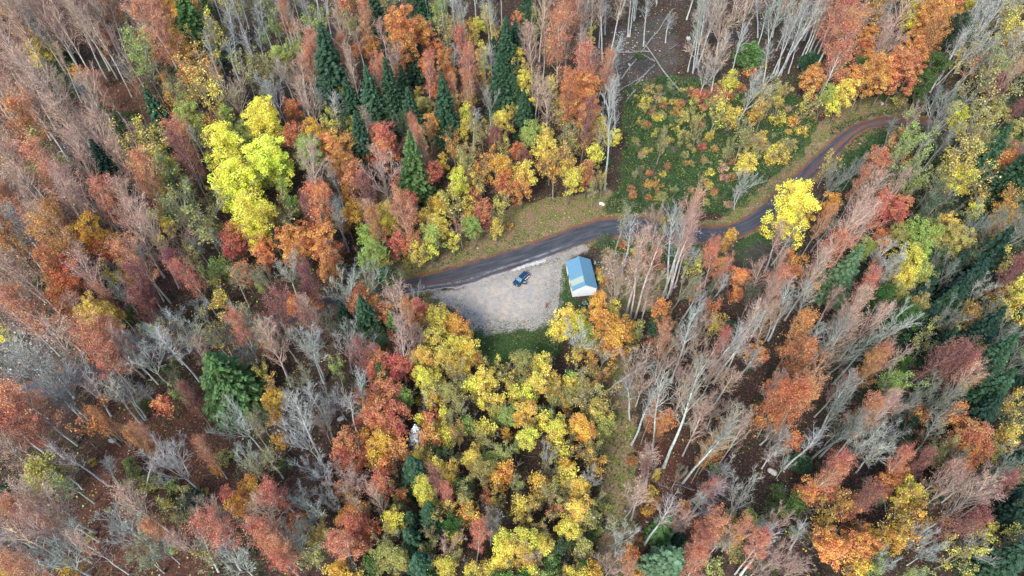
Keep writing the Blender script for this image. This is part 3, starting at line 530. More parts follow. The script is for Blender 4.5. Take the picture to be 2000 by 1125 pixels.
(500, 375): """P ol 160 120 140;D or 370 40 140;H mr 310 130 110;D or 230 320 150;D go 210 370 110;D or 340 280 130;D or 410 320 140;D rr 440 380 110;H or 370 150 150;D or 40 310 110;D or 40 380 100;K gy 520 330 0 470 80;K gy 545 350 0 500 90;K gy 150 370 0 80 230;D go 570 130 100;P or 540 180 90;H mr 660 80 160;H pk 700 170 120;B pk 790 50 110;D le 780 150 100;D ye 800 200 70;H or 740 230 120;D lg 665 260 100;D lg 700 370 120;D lg 640 400 80;D ye 740 380 70;H rr 880 180 150;D rr 900 60 90;D rr 830 310 100;D rr 920 300 90;U ye 870 360 80;D ye 950 345 80;D ye 1020 330 80;D go 1070 90 100;D ye 1070 220 120;D lg 1040 270 110;P ye 1160 80 140;D ye 1240 100 80;D ye 1255 170 55;D rr 1330 110 90;D rr 1325 170 70;D rr 1280 30 55;P pk 1200 220 80;D lg 1270 220 90;P ye 1430 80 100;D ye 1410 200 60;D ye 1155 285 65;U or 1105 305 45;U go 1480 200 45;U ol 1220 280 50;D ye 1000 160 70
B ol 80 490 150;B wh 180 470 150;B ol 290 460 130;D or 420 460 100;D or 440 550 100;B wh 560 490 150;B wh 640 540 120;S dg 740 480 80;D sg 800 510 90;P gr 820 590 120;B wh 930 630 80;D rr 620 590 80;D rr 610 670 110;D or 700 660 70;D rr 740 710 110;D rr 960 700 100;H rr 890 770 120;H mr 130 690 150;H mr 290 580 140;D or 240 670 90;D or 350 640 80;H pk 320 740 150;H mr 380 880 150;B pk 170 850 170;B wh 510 610 160;B ol 420 780 140;S dg 660 750 140;S gr 805 800 90;S dg 520 720 80;D sg 640 870 120;D sg 570 830 90;H pk 830 930 170;D rr 740 990 130;D rr 830 1050 130;D rr 700 1060 100;S gr 750 1100 100;B pk 940 850 120;B gy 510 900 200;P lg 470 1040 100;H mr 600 1000 130;B gy 330 930 220;K gy 400 1120 0 290 830;B ol 290 1080 160;H pk 100 940 160;D or 60 900 70;D go 20 700 70;P lg 20 560 60;P ye 30 1070 90;D ye 1060 760 130;D go 1140 790 110;D go 1190 820 100;D ye 1060 880 120;D ye 1160 900 110;D ye 1240 930 120;D ye 990 980 110;D ye 1120 1000 120;P go 1300 950 80;D ye 1330 1070 130;D ye 1270 1100 110;D ye 990 1095 100;P ol 1180 1060 130;P ye 1440 1030 110;B pk 890 880 130;U ol 1000 620 50""",
(1000, 375): """D ye 320 750 130;D ye 280 810 110;D ye 380 780 110;D go 520 690 110;D go 590 850 160;D go 540 770 140;D go 640 800 110;D go 600 910 120;D ye 600 690 80;D ol 730 810 80;B wh 400 870 170;P go 470 960 110;D ye 170 970 110;D ye 210 1040 110;D ol 70 990 130;D ye 150 1100 130;P ye 380 960 90;B gy 530 960 110;P or 500 1090 90;B pk 720 1020 170;B pk 880 1000 170;F dg 875 800 125;D or 870 690 85
K rr 885 610 0 1000 60;K rr 910 620 0 1070 140;K gy 925 600 0 1010 160;K pk 950 560 0 1100 110;K gy 900 600 0 960 150;K gy 930 590 0 1030 240;K lg 600 380 0 645 100;K gy 645 480 0 690 180;K pk 690 760 0 745 400;K pk 720 740 0 800 310;K pk 670 720 0 755 290;K pk 610 660 0 650 400;K pk 1000 740 0 1110 560;B ol 930 700 0 1070 490;K pk 760 760 0 840 580;H pk 780 290 160;H or 740 400 140;H or 820 370 130;B pk 640 500 160;B pk 800 560 130;B pk 620 590 150;H rr 1180 370 150;H rr 1200 450 130;H rr 1150 290 120;H rr 1060 90 90;B pk 860 140 100;P ye 885 220 60;D go 1270 270 65;D go 1250 310 50;P ye 1060 470 110;D or 1075 590 60;D or 1320 600 60;P sg 1150 590 90;P or 1170 710 120;P ye 1200 780 110;B pk 1100 800 160;K gy 930 1120 0 1080 790;B pk 950 900 150;K gy 1180 1120 0 1390 750;K gy 1130 1100 0 1350 790;K pk 1230 1100 0 1460 690;K gy 1310 1110 0 1490 950;D or 1430 950 100;P sg 1400 620 110;F dg 1280 810 90;H pk 1440 490 150;H pk 1480 640 110;K gy 1150 670 0 1260 480;B pk 1010 1060 140;B pk 1180 1060 160;H rr 1210 950 110;H rr 900 900 110;B pk 1040 860 140;H pk 1480 800 130;B pk 1300 880 170;B pk 1090 960 150
U go 500 470 60;U ye 520 500 55;U go 540 530 50;U ye 320 560 40;U ol 560 360 60;U or 650 310 60;U ye 720 350 50;U or 900 700 60;U ol 700 900 80;U sg 540 290 90;U ye 460 600 35;U ye 1140 60 40;U lg 880 30 60;U or 710 20 50;K gy 1300 100 0 1320 -20;U rr 820 880 70;U ol 960 800 60""",
(1500, 375): """D go 370 80 90;H rr 290 200 90;H pk 470 180 190;H pk 590 70 160;H rr 620 130 140;D rr 730 120 110;D rr 770 90 80;H pk 380 260 210;H pk 520 210 180;H rr 320 350 160;D or 170 440 80;D or 140 490 70;D or 110 400 70;H pk 50 500 110;H pk 230 520 190;K gy 250 350 0 370 170;K gy 130 820 0 290 560;K gy 0 870 0 150 580;K gy 20 800 0 140 610;K pk 270 800 0 430 600;S sg 435 490 130;B wh 640 410 200;B wh 680 490 130;P or 600 490 110;D or 665 340 70;H pk 480 690 190;H rr 520 650 130;K gy 380 1125 0 620 880;B pk 650 960 210;B wh 710 810 170;H or 160 870 170;H or 130 990 180;H pk 420 850 190;K gy 150 1110 0 420 780;K gy 60 1120 0 260 860;H rr 60 610 130;D or 190 950 100;U go 230 740 50;H pk 560 790 140;B pk 430 830 180;B pk 320 1000 170;B pk 60 730 150;H rr 620 1030 130;K gy 20 430 0 180 240
D lg 870 230 110;D lg 900 330 100;D ye 1040 210 100;D lg 960 260 100;D ol 1080 310 140;D ye 820 400 120;D ye 800 500 100;D lg 890 490 110;D ol 760 260 75;P sg 910 80 170;P ye 1220 60 80;D ye 1200 120 60;P go 1410 90 120;D go 1370 150 90;D go 1330 220 90;S da 1260 430 190;S da 1160 560 170;B gy 1060 500 140;B wh 1220 590 140;S dg 1000 690 130;D ol 880 670 100;D gr 800 740 130;D ol 740 600 90;B gy 1050 770 140;P ol 940 880 110;P go 1160 780 130;D go 1190 710 50;S dg 1230 860 180;S dg 1300 990 180;H mr 940 990 170;H mr 1040 1050 150;D rr 1120 970 130;D rr 1160 1030 100;D ye 1440 570 120;D ye 1420 700 120;D ye 1490 660 110;D ye 1490 560 90;B gy 1400 870 160;B gy 1450 990 130;B gy 1440 240 170;P ye 1390 400 120;H mr 1400 530 120;B gy 1310 280 140;P lg 720 1090 120;B gy 870 600 90;H or 580 1090 110;B gy 1180 200 150;P sg 1010 100 120;D gr 660 640 110;F da 640 700 120;S da 900 780 130;P gr 1150 400 110;B gy 980 420 100;P ol 1370 760 100;B gy 1290 690 110;S da 1080 640 140;S da 1090 450 130;S da 930 560 120;S da 1350 560 140;S da 1000 900 130;F da 850 600 110;D gr 1010 380 90;D lg 1290 350 80;S da 1400 780 130;D ol 1240 960 90;D gr 1130 700 90;D ye 1320 620 70;S da 820 650 120""",
(0, 750): """B gy 100 50 180;B gy 320 60 200;K gy 450 170 0 250 0;K gy 520 210 0 340 40;K wh 650 185 0 480 0;K wh 850 210 0 660 0;K wh 860 205 0 740 0;K wh 825 230 0 590 50;K gy 920 120 0 860 -20;K or 715 330 0 520 210;K wh 640 595 0 390 370;K wh 480 615 0 380 520;K lg 555 695 0 345 570;K wh 845 640 0 850 410;B wh 1180 630 0 930 400;B wh 1110 530 0 980 370;K gy 860 905 0 710 780;B ol 960 1100 0 790 960;K gy 1280 1100 0 1120 910;K wh 220 810 0 0 680;K wh 100 1040 0 -60 930;K gy 220 960 0 20 840;K gy 480 975 0 330 850;K wh 380 1095 0 190 990;K gy 460 880 0 400 840;K gy 700 600 0 570 490
H rr 200 150 200;H rr 100 210 190;H pk 70 330 190;H rr 160 270 170;P or 570 240 140;H or 640 260 80;D ol 270 510 150;D ol 240 590 120;F dg 70 640 100;H pk 300 700 220;H rr 240 760 170;H pk 350 780 170;H pk 80 430 180;B pk 790 290 140;H or 860 350 90;H rr 870 310 80;P lg 1030 60 90;H mr 1120 110 100;D rr 960 120 80;B wh 1430 240 200;B gy 740 860 220;H pk 820 730 200;H rr 930 850 110;B ol 830 1020 190;P ol 1040 760 130;U dg 1110 680 140;B wh 1440 450 150;B pk 1270 770 200;H rr 1300 840 210;H pk 1110 940 140;P ol 1230 970 130;B wh 1400 1060 190;H pk 100 890 210;H pk 280 900 180;B wh 330 1020 220;D go 400 1100 70;H rr 130 1080 170;D ye 15 1100 60;U ye 530 895 45;U lg 760 460 60;U lg 780 530 80;U ol 740 590 60;U ol 850 590 100;U ol 900 580 80;U lg 1010 600 70;U ye 975 700 60;U ye 1200 630 40;U ye 630 740 30;U ye 545 460 40;U lg 1010 960 60;D go 1470 590 75;D rr 1340 660 70;H rr 1210 420 100;D or 1265 490 45;B gy 60 130 150;U ol 1310 430 80;U gr 840 120 90;B pk 750 720 130;H pk 560 1000 130;B gy 950 980 110;K gy 1420 1100 0 1290 950;H mr 1180 870 120;U gr 150 560 60;U ol 830 800 60""",
(500, 750): """D rr 760 60 140;D rr 720 180 140;D rr 820 160 130;D rr 820 270 120;D rr 540 350 120;D rr 500 410 110;D go 720 360 120;D go 690 440 100;D or 760 490 100;D or 850 400 100;D rr 590 450 110;B pk 560 590 200;D or 500 620 80;P go 560 660 100;D rr 740 610 120;H pk 730 700 100;D or 1020 310 100;D rr 1010 210 80;S wh 940 310 80;D le 960 210 60;D le 1105 180 75;P ye 1010 60 110;D go 1030 100 80;B gy 990 130 90;S dg 935 520 140;D ye 980 630 110;H mr 1090 600 100;H rr 1110 640 90;D ye 1155 500 60;D ye 1155 560 50;D ye 1270 450 110;D ol 1320 520 120;D ye 1330 90 80;D ye 1420 100 90;D ye 1400 170 70;D ye 1340 270 100;D lg 1250 250 80;P sg 1160 410 80;D ol 1130 50 110;P ol 1200 140 110;D go 1465 290 50;P lg 1450 420 100;S dg 1010 790 130;S dg 920 920 110;S dg 905 800 90;S dg 975 1060 140;D ye 810 810 110;P ol 790 890 110;D or 670 840 90;D or 640 860 80;D rr 590 830 120;H rr 500 930 170;D rr 590 950 120;D go 480 1100 110;D ol 740 1030 120;D ol 840 1040 110;D gr 680 1070 90;P ye 1090 730 110;D go 1250 760 100;P ol 1220 650 130;D ye 1170 890 75;H rr 1280 930 120;B pk 1090 1000 130;D ye 1450 900 100;D ye 1460 1020 120;P gy 1380 800 110;B gy 1370 880 110;P or 1350 690 80;P ye 1400 680 80;D ye 1110 1100 110;D ye 1260 1090 80;P ol 1030 890 80;D gr 1170 820 110;P ol 1320 350 110;P ol 1180 1010 90;D or 860 670 60;P gr 820 600 90;P gr 850 720 90
D go 110 110 110;P go 120 200 110;P go 100 60 120;B wh 270 220 190;B wh 300 330 170;K gy 390 470 0 190 160;B wh 360 520 170;K gy 430 250 0 340 40;K wh 590 270 0 480 80;K gy 630 220 0 605 -20;K gy 455 320 0 380 190;B gy 480 90 160;D go 140 340 60;K ol 160 550 0 70 410;K ol 80 590 0 0 450;B ol 30 230 120;K ol 90 420 0 20 220;H rr 140 640 160;B wh 310 740 200;B wh 250 690 140;H pk 60 780 180;H rr 120 910 200;H rr 160 970 160;B gy 230 920 180;D or 250 830 90;P ye 390 900 110;P ol 330 1030 150;H rr 190 1050 120;D go 20 640 70;B gy 390 640 140;B pk 390 250 110;U gr 180 470 80;B gy 450 700 100;P ye 330 890 90;H pk 40 870 160""",
(1000, 750): """D le 80 70 90;D ye 60 180 120;D ye 170 230 100;D ye 90 310 110;D ye 270 260 110;D ye 260 330 90;D go 430 270 120;P ol 420 50 150;P ol 330 110 110;D go 330 130 50;D ol 500 150 100;D ye 300 420 90;D go 310 480 80;D ye 330 550 100;P go 440 400 110;B gy 190 440 100;D go 155 580 100;D ye 50 710 90;P ol 240 660 120;P or 230 750 80;D ye 400 740 120;D ol 440 800 100;D ye 330 840 110;D ye 80 900 130;D ye 50 990 120;D ol 410 960 90;D sg 270 960 80;D ye 330 1090 50;D le 110 1110 90;B pk 160 1040 130;U gr 470 800 100;P lg 20 380 80;B gy 450 560 110;P ol 490 390 90;P lg 210 160 90;D ye 20 70 80;P ol 200 540 90;P ye 90 790 90;P ye 450 170 120;D ye 90 140 70;P ol 30 600 90;P ye 130 700 90;P ol 480 680 90;P ol 180 860 90;U lg 500 860 60;U gr 430 900 100;U gr 350 920 90;U dg 380 1040 110;U ol 540 720 60
K wh 690 210 0 740 -20;K wh 820 390 0 890 -10;K wh 890 490 0 1160 20;K wh 1000 580 0 1250 230;K wh 1030 540 0 1310 160;K gy 700 355 0 880 60;K pk 695 800 0 785 590;B pk 700 690 170;K pk 780 600 0 820 420;B pk 790 480 110;K wh 780 940 0 920 690;K pk 900 935 0 965 790;B pk 960 840 130;B wh 640 920 180;K wh 1035 690 0 1220 520;B wh 1240 540 150;K wh 1030 790 0 1200 730;B wh 1330 720 180;D or 905 210 100;H or 860 270 80;H pk 1080 260 150;H or 1180 380 130;H or 1130 440 100;H or 810 200 90;H pk 970 90 150;K wh 1455 355 0 1510 290;K wh 1465 495 0 1510 430;P or 1430 210 130;B pk 1260 240 150;H rr 1110 670 100;D or 1010 740 70;H rr 1150 860 180;S gr 880 850 110;S sg 880 1050 200;D or 690 1000 75;H rr 700 1090 80;B pk 560 1080 140;H rr 1070 950 150;H rr 1080 1090 160;P go 1240 920 90;D go 1310 910 60;B wh 1230 910 150;B pk 1000 1070 140;H rr 1420 1000 150;K gy 1340 1120 0 1490 980;B pk 1450 1080 110;U ol 1180 1060 100;U gr 1360 1020 90;K gy 1370 890 0 1500 790;H rr 1330 860 110;B pk 760 20 150;B pk 1120 130 180;H pk 1300 330 120;B pk 1200 150 150;K gy 1040 790 0 1110 600;H mr 760 570 60;D ye 845 535 35;U go 820 640 70;U or 850 700 80;U go 790 740 60;U dg 1000 500 50;U lg 1190 490 60;U ol 1280 780 80;U lg 1400 760 60;U or 700 450 60;U or 740 900 40;F dg 980 930 80;U ol 1320 1000 90;B pk 970 540 80;K gy 600 0 0 780 -90""",
(1500, 750): """H or 130 170 190;H or 60 130 150;H rr 210 80 180;D or 140 340 80;D or 60 230 90;H pk 50 50 150;K wh 0 450 0 60 350;K wh 10 400 0 80 260;K wh 40 420 0 130 290;K gy 250 440 0 500 200;K gy 300 430 0 540 190;K gy 250 370 0 500 50;K gy 270 350 0 470 110;H rr 560 250 160;H pk 630 180 150;B wh 560 340 200;B wh 640 400 190;B wh 700 320 140;K gy 430 450 0 540 330;H rr 380 510 150;H rr 300 580 120;D or 240 620 110;D rr 330 650 90;D or 730 540 110;H rr 760 500 110;D or 690 620 100;D le 800 640 110;B gy 690 745 0 410 560;P go 800 720 160;P go 760 860 140;P go 890 800 140;D go 740 920 100;B gy 860 920 130;H pk 1020 560 150;H pk 1130 720 190;H mr 1080 830 150;B pk 1180 580 180;H mr 1320 660 110;D rr 1190 310 120;D rr 1220 380 110;D or 1160 430 110;D or 1130 490 90;D or 1070 370 80;P ol 1020 410 120;K gy 740 270 0 890 100;B gy 1000 70 190;H pk 1080 50 150;K gy 850 420 0 1060 220;D or 1060 200 80;D or 870 200 80;D go 1190 30 90;S dg 1290 80 190;S dg 1240 200 150;P ye 1430 130 130;P ye 1390 270 120;D ye 1390 330 80;B gy 1410 500 170;P go 1430 580 100;D lg 730 20 90;B gy 740 150 160;D ye 1250 850 80;P ye 1390 920 130;S dg 1420 790 170;S da 1370 690 130;S dg 1400 1060 200;P ye 1120 1000 130;B gy 1190 950 130;P go 420 740 130;P go 340 800 110;P or 480 790 100;D or 330 900 110;D or 400 970 130;D or 490 950 120;D or 570 960 110;D go 520 1090 90;P lg 620 1080 110;B gy 690 1060 120;B pk 50 830 130;B pk 60 1000 170;B pk 150 1080 130;K gy 130 970 0 240 890;B gy 110 480 70;F dg 190 460 90;P ol 960 430 100;S da 1280 1050 120;B gy 950 980 120;B gy 1100 420 100;P or 620 640 90;H mr 560 720 120;D gr 170 700 80;U lg 150 870 60;U gr 60 640 90;U ol 100 760 60;U gr 20 730 80;H mr 880 470 100;D or 60 20 100;D go 250 40 70;H pk 400 30 140;B gy 880 60 140;S dg 1480 850 150;H pk 1000 660 120;U rr 900 300 70;B gy 430 250 130"""}
# the lemon yellow giants: full photo pixels, crown centre and width in px
LEMON = [(435, 290, 70), (515, 245, 68), (526, 316, 84), (462, 364, 84), (497, 424, 78), (508, 466, 44), (1550, 400, 74)]
# ------------------------------------------------------------------ hut, car, person, rocks, logs
def bm_obj(name, bm, mat, parent=None, bevel=0, sm=False):
    if bevel: bmesh.ops.bevel(bm, geom=[e for e in bm.edges if e.calc_face_angle(0) > .5], offset=bevel, segments=2, affect='EDGES')
    me = bpy.data.meshes.new(name); bm.normal_update(); bm.to_mesh(me); bm.free()
    if sm:
        for p in me.polygons: p.use_smooth = True
    me.materials.append(mat); return obj(name, me, None, parent)
def box(bm, x0, x1, y0, y1, z0, z1):
    v = [bm.verts.new(p) for p in ((x0, y0, z0), (x1, y0, z0), (x1, y1, z0), (x0, y1, z0), (x0, y0, z1), (x1, y0, z1), (x1, y1, z1), (x0, y1, z1))]
    for f in ((0, 3, 2, 1), (4, 5, 6, 7), (0, 1, 5, 4), (1, 2, 6, 5), (2, 3, 7, 6), (3, 0, 4, 7)): bm.faces.new([v[i] for i in f])
def prism(bm, prof, y0, y1, ax='y'):
    f = (lambda a, b, c: (a, c, b)) if ax == 'y' else (lambda a, b, c: (c, a, b))
    A_ = [bm.verts.new(f(a, b, y0)) for a, b in prof]; B_ = [bm.verts.new(f(a, b, y1)) for a, b in prof]; n = len(prof)
    bm.faces.new(A_); bm.faces.new(B_[::-1])
    for i in range(n): bm.faces.new([A_[i], B_[i], B_[(i+1) % n], A_[(i+1) % n]])
    bmesh.ops.recalc_face_normals(bm, faces=bm.faces)
def build_hut():
    h = empty('hut', (15.76, 1.78, 0), R(7.6)); tag(h, 'small white walled hut with a blue metal gable roof beside the gravel lot', 'hut')
    m, t, out = mat_new('weathered_white_render'); tc = N(t, 'ShaderNodeTexCoord'); f = noise(t, 1.1, 5, .6, tc.outputs['Object']); sp = N(t, 'ShaderNodeSeparateXYZ'); t.links.new(tc.outputs['Object'], sp.inputs[0])
    lowm = mth(t, 'MULTIPLY', mth(t, 'SUBTRACT', 1.0, ramp(t, sp.outputs[2], .0, 1.7)), ramp(t, f, .45, .62))
    c = mixc(t, ramp(t, f, .3, .7), (.84, .89, .93), (.88, .93, .96)); c = mixc(t, mth(t, 'MULTIPLY', lowm, mth(t, 'MULTIPLY', .35, ramp(t, sp.outputs[0], .6, 2.4))), c, (.5, .38, .26))
    b = N(t, 'ShaderNodeBsdfPrincipled'); b.inputs['Roughness'].default_value = .9; t.links.new(c, b.inputs['Base Color']); t.links.new(b.outputs[0], out.inputs[0])
    hw, hl, ez, rz_ = 2.68, 4.0, 2.62, 4.22
    bm = bmesh.new(); prism(bm, [(-hw, -.4), (hw, -.4), (hw, ez-.05), (0, rz_-.1), (-hw, ez-.05)], -hl, hl); bm_obj('wall', bm, m, h)
    # metal roof: ribbed sheets
    m2, t, out = mat_new('blue_sheet_metal'); tc = N(t, 'ShaderNodeTexCoord'); sp = N(t, 'ShaderNodeSeparateXYZ'); t.links.new(tc.outputs['Object'], sp.inputs[0])
    f = noise(t, 1.6, 6, .7, tc.outputs['Object']); c = mixc(t, ramp(t, f, .3, .7), (.115, .26, .365), (.14, .30, .41))
    b = N(t, 'ShaderNodeBsdfPrincipled'); b.inputs['Roughness'].default_value = .5; b.inputs['Specular IOR Level'].default_value = .4; t.links.new(c, b.inputs['Base Color']); t.links.new(b.outputs[0], out.inputs[0])
    ow_ = 2.86; ol = 4.12; sl = (rz_-ez+.12)/ow_
    def slope(s, y0, y1, lift, x0=0.02, x1=ow_, step=.11, amp=.022):
        bm = bmesh.new(); n = int(round((y1-y0)/step)); rows = []
        for i in range(n+1):
            y = y0+(y1-y0)*i/n; z = lift+(amp if i % 3 == 0 else 0)
            rows.append([bm.verts.new((s*x, y, rz_+.06-sl*x+z)) for x in (x0, x1)]+[bm.verts.new((s*x, y, rz_+.0-sl*x)) for x in (x1, x0)])
        for i in range(n):
            for k in range(4): bm.faces.new([rows[i][k], rows[i][(k+1) % 4], rows[i+1][(k+1) % 4], rows[i+1][k]])
        bm.faces.new(rows[0][::-1]); bm.faces.new(rows[-1]); bmesh.ops.recalc_face_normals(bm, faces=bm.faces); return bm
    rf = bm_obj('roof', slope(1, -ol, ol, 0), m2, h)
    r2 = bm_obj('roof', slope(-1, -ol, ol, 0), m2, h); r2['label'] = 'left slope of the blue roof with a pale translucent sheet'
    sk = bm_obj('translucent_roof_sheet', slope(-1, -2.95, -1.35, .035, .1, ow_+.03, .09, .02), simple('aged_fibreglass', (.36, .43, .35), .6, nz=.15, nscale=4), r2)
    bm = bmesh.new(); prism(bm, [(-.2, rz_-.02), (0, rz_+.12), (.2, rz_-.02), (0, rz_+.09)], -ol-.02, ol+.02); bm_obj('ridge_cap', bm, m2, h)
    gr_ = simple('grey_wood', (.22, .2, .18), .8)
    for s in (-1, 1):
        bm = bmesh.new(); prism(bm, [(-ow_+.06, rz_-sl*ow_+.02), (0, rz_-.03), (ow_-.06, rz_-sl*ow_+.02), (ow_-.06, rz_-sl*ow_-.1), (0, rz_-.17), (-ow_+.06, rz_-sl*ow_-.1)], s*4.04-.025, s*4.04+.025); bm_obj('barge_board', bm, simple('white_trim', (.75, .76, .76), .7), h)
    bm = bmesh.new(); box(bm, -hw-.06, -hw-.002, .4, 1.4, .02, 2.05); d = bm_obj('door', bm, gr_, h, .01)
    bm = bmesh.new(); box(bm, -hw-.12, -hw-.062, 1.22, 1.3, 1.0, 1.14); bm_obj('handle', bm, simple('steel', (.5, .5, .5), .3, 1), d)
    bm = bmesh.new(); box(bm, -hw-.05, -hw-.002, -2.2, -1.3, 1.1, 1.9); wn = bm_obj('window', bm, simple('dark_glass', (.02, .03, .04), .15), h)
    bm = bmesh.new()
    for a in ((-2.26, -2.2, 1.04, 1.96), (-1.3, -1.24, 1.04, 1.96), (-2.2, -1.3, 1.9, 1.96), (-2.2, -1.3, 1.04, 1.1)): box(bm, -hw-.08, -hw-.003, a[0], a[1], a[2], a[3])
    bm_obj('frame', bm, gr_, wn)
def build_car():
    c = empty('parked_car', (2.05, 1.95, .055), R(-131.5)); tag(c, 'dark blue estate car parked on the gravel lot with its driver door open', 'car')
    paint, t, out = mat_new('navy_paint'); b = N(t, 'ShaderNodeBsdfPrincipled'); b.inputs['Base Color'].default_value = (.008, .035, .085, 1); b.inputs['Roughness'].default_value = .22; b.inputs['Coat Weight'].default_value = .7; b.inputs['Coat Roughness'].default_value = .06; t.links.new(b.outputs[0], out.inputs[0])
    glass = simple('tinted_glass', (.012, .016, .022), .06, spec=.9); wsm = simple('sky_painted_glass', (.24, .46, .56), .08, spec=1.0); blk = simple('black_plastic', (.015, .015, .017), .6); chrome = simple('bright_trim', (.62, .68, .72), .25, .9); white = simple('painted_reflection', (.82, .82, .83), .4)  # blue of the windscreen glass is sky reflection painted into its colour
    # lofted lower body: stations along x (front +x)
    st = [(-2.22, .62, .42, .86), (-2.1, .80, .28, .98), (-1.3, .88, .24, 1.0), (0, .90, .22, .98), (.9, .90, .23, .98), (1.5, .87, .25, .90), (2.0, .78, .30, .80), (2.2, .55, .42, .70)]
    bm = bmesh.new(); rings = []
    for x, w_, z0, z1 in st:
        pr = [(-w_*.9, z0), (-w_, z0+.16), (-w_, z1-.16), (-w_*.9, z1-.03), (-w_*.5, z1+.03), (w_*.5, z1+.03), (w_*.9, z1-.03), (w_, z1-.16), (w_, z0+.16), (w_*.9, z0)]
        rings.append([bm.verts.new((x, y, z)) for y, z in pr])
    for a, b_ in zip(rings, rings[1:]):
        for k in range(10): bm.faces.new([a[k], a[(k+1) % 10], b_[(k+1) % 10], b_[k]])
    bm.faces.new(rings[0]); bm.faces.new(rings[-1][::-1]); bmesh.ops.recalc_face_normals(bm, faces=bm.faces)
    body = bm_obj('body', bm, paint, c, 0, True)
    # cabin glass volume and roof
    bm = bmesh.new(); lowr = [(-2.0, .74), (-.9, .80), (.95, .80)]; topr = [(-1.75, .60), (-.9, .64), (.2, .62)]
    L_ = []
    for (x, w_), (x2, w2) in zip(lowr, topr): L_.append([bm.verts.new((x, -w_, .98)), bm.verts.new((x2, -w2, 1.44)), bm.verts.new((x2, w2, 1.44)), bm.verts.new((x, w_, .98))])
    for a, b_ in zip(L_, L_[1:]):
        for k in range(4): bm.faces.new([a[k], a[(k+1) % 4], b_[(k+1) % 4], b_[k]])
    bm.faces.new(L_[0]); bm.faces.new(L_[-1][::-1]); bmesh.ops.recalc_face_normals(bm, faces=bm.faces); bm_obj('side_window', bm, glass, c)
    bm = bmesh.new(); box(bm, -1.8, .26, -.63, .63, 1.445, 1.5); bm_obj('roof', bm, paint, c, .02)
    def quad(name, P_, mat, th=.02, par=c):
        bm = bmesh.new(); v = [bm.verts.new(p) for p in P_]; f = bm.faces.new(v); r_ = bmesh.ops.solidify(bm, geom=[f], thickness=th); return bm_obj(name, bm, mat, par)
    quad('windscreen', [(1.0, -.72, 1.0), (1.0, .72, 1.0), (.27, .57, 1.46), (.27, -.57, 1.46)], wsm, -.03)
    quad('rear_window', [(-2.04, -.62, 1.02), (-1.83, -.52, 1.42), (-1.83, .52, 1.42), (-2.04, .62, 1.02)], glass, .03)
    for s in (-1, 1):
        bm = bmesh.new(); box(bm, -1.7, .15, s*.60-.035, s*.60+.035, 1.52, 1.56); bm_obj('roof_rail', bm, chrome, c, .01)
        bm = bmesh.new(); box(bm, .78, .95, s*.98-.1, s*.98+.1, .98, 1.12); bm_obj('mirror', bm, paint, c, .03)
        bm = bmesh.new(); box(bm, 1.98, 2.16, s*.6-.16, s*.6+.16, .60, .76); bm_obj('headlight', bm, chrome, c, .03)
        bm = bmesh.new(); box(bm, -2.22, -2.08, s*.68-.1, s*.68+.1, .66, .96); bm_obj('tail_light', bm, simple('red_lens', (.5, .02, .02), .3), c, .02)
    bm = bmesh.new(); box(bm, 2.05, 2.24, -.62, .62, .50, .60); bm_obj('front_bumper_trim', bm, chrome, c, .03)
    bm = bmesh.new(); box(bm, -2.30, -2.12, -.66, .66, .4, .56); bm_obj('rear_bumper', bm, blk, c, .03)
    bm = bmesh.new(); prism(bm, [(-1.95, .93), (-.35, .93), (-.38, .74), (-1.9, .74)], .862, .95); bm_obj('side_reflection', bm, white, c)['label'] = 'bright pale strip of painted reflection along the left flank'  # pale strip stands in for the sky mirrored in the dark flank
    bm = bmesh.new(); box(bm, 0, .95, -.03, .03, -.5, .18); d = bm_obj('door', bm, paint, c, .02); d['label'] = 'open driver door'
    for v in d.data.vertices: v.co.x *= -1
    d.location = (.62, .9, .86); d.rotation_euler = (0, 0, R(-62))
    bm = bmesh.new(); prism(bm, [(-.12, .19), (-.90, .19), (-.80, .56), (-.5, .56)], -.012, .012); bm_obj('door_window', bm, wsm, d)
    bm = bmesh.new(); box(bm, -.35, .6, .66, .9, .35, .92); bm_obj('door_opening', bm, blk, c)
    for x in (-1.35, 1.35):
        for s in (-1, 1):
            bm = bmesh.new(); bmesh.ops.create_cone(bm, cap_ends=True, segments=24, radius1=.33, radius2=.33, depth=.22); bmesh.ops.rotate(bm, verts=bm.verts, matrix=Matrix.Rotation(R(90), 3, 'X')); bmesh.ops.translate(bm, verts=bm.verts, vec=(x, s*.80, .33))
            wh = empty('wheel', (0, 0, 0)); wh.parent = c; bm_obj('tyre', bm, simple('rubber', (.012, .012, .012), .85), wh, .02)
            bm = bmesh.new(); bmesh.ops.create_cone(bm, cap_ends=True, segments=10, radius1=.2, radius2=.17, depth=.24); bmesh.ops.rotate(bm, verts=bm.verts, matrix=Matrix.Rotation(R(90), 3, 'X')); bmesh.ops.translate(bm, verts=bm.verts, vec=(x, s*.80, .33)); bm_obj('rim', bm, chrome, wh)
def skin(name, pts, rad_, edges, mat, parent, lev=2, root=0):
    me = bpy.data.meshes.new(name); me.from_pydata(pts, edges, []); o = obj(name, me, mat, parent)
    mo = o.modifiers.new('skin', 'SKIN')
    sv = me.skin_vertices[0].data
    for i, r_ in enumerate(rad_): sv[i].radius = (r_, r_) if isinstance(r_, (int, float)) else r_
    sv[root].use_root = True; s2 = o.modifiers.new('sub', 'SUBSURF'); s2.levels = lev; s2.render_levels = lev; return o
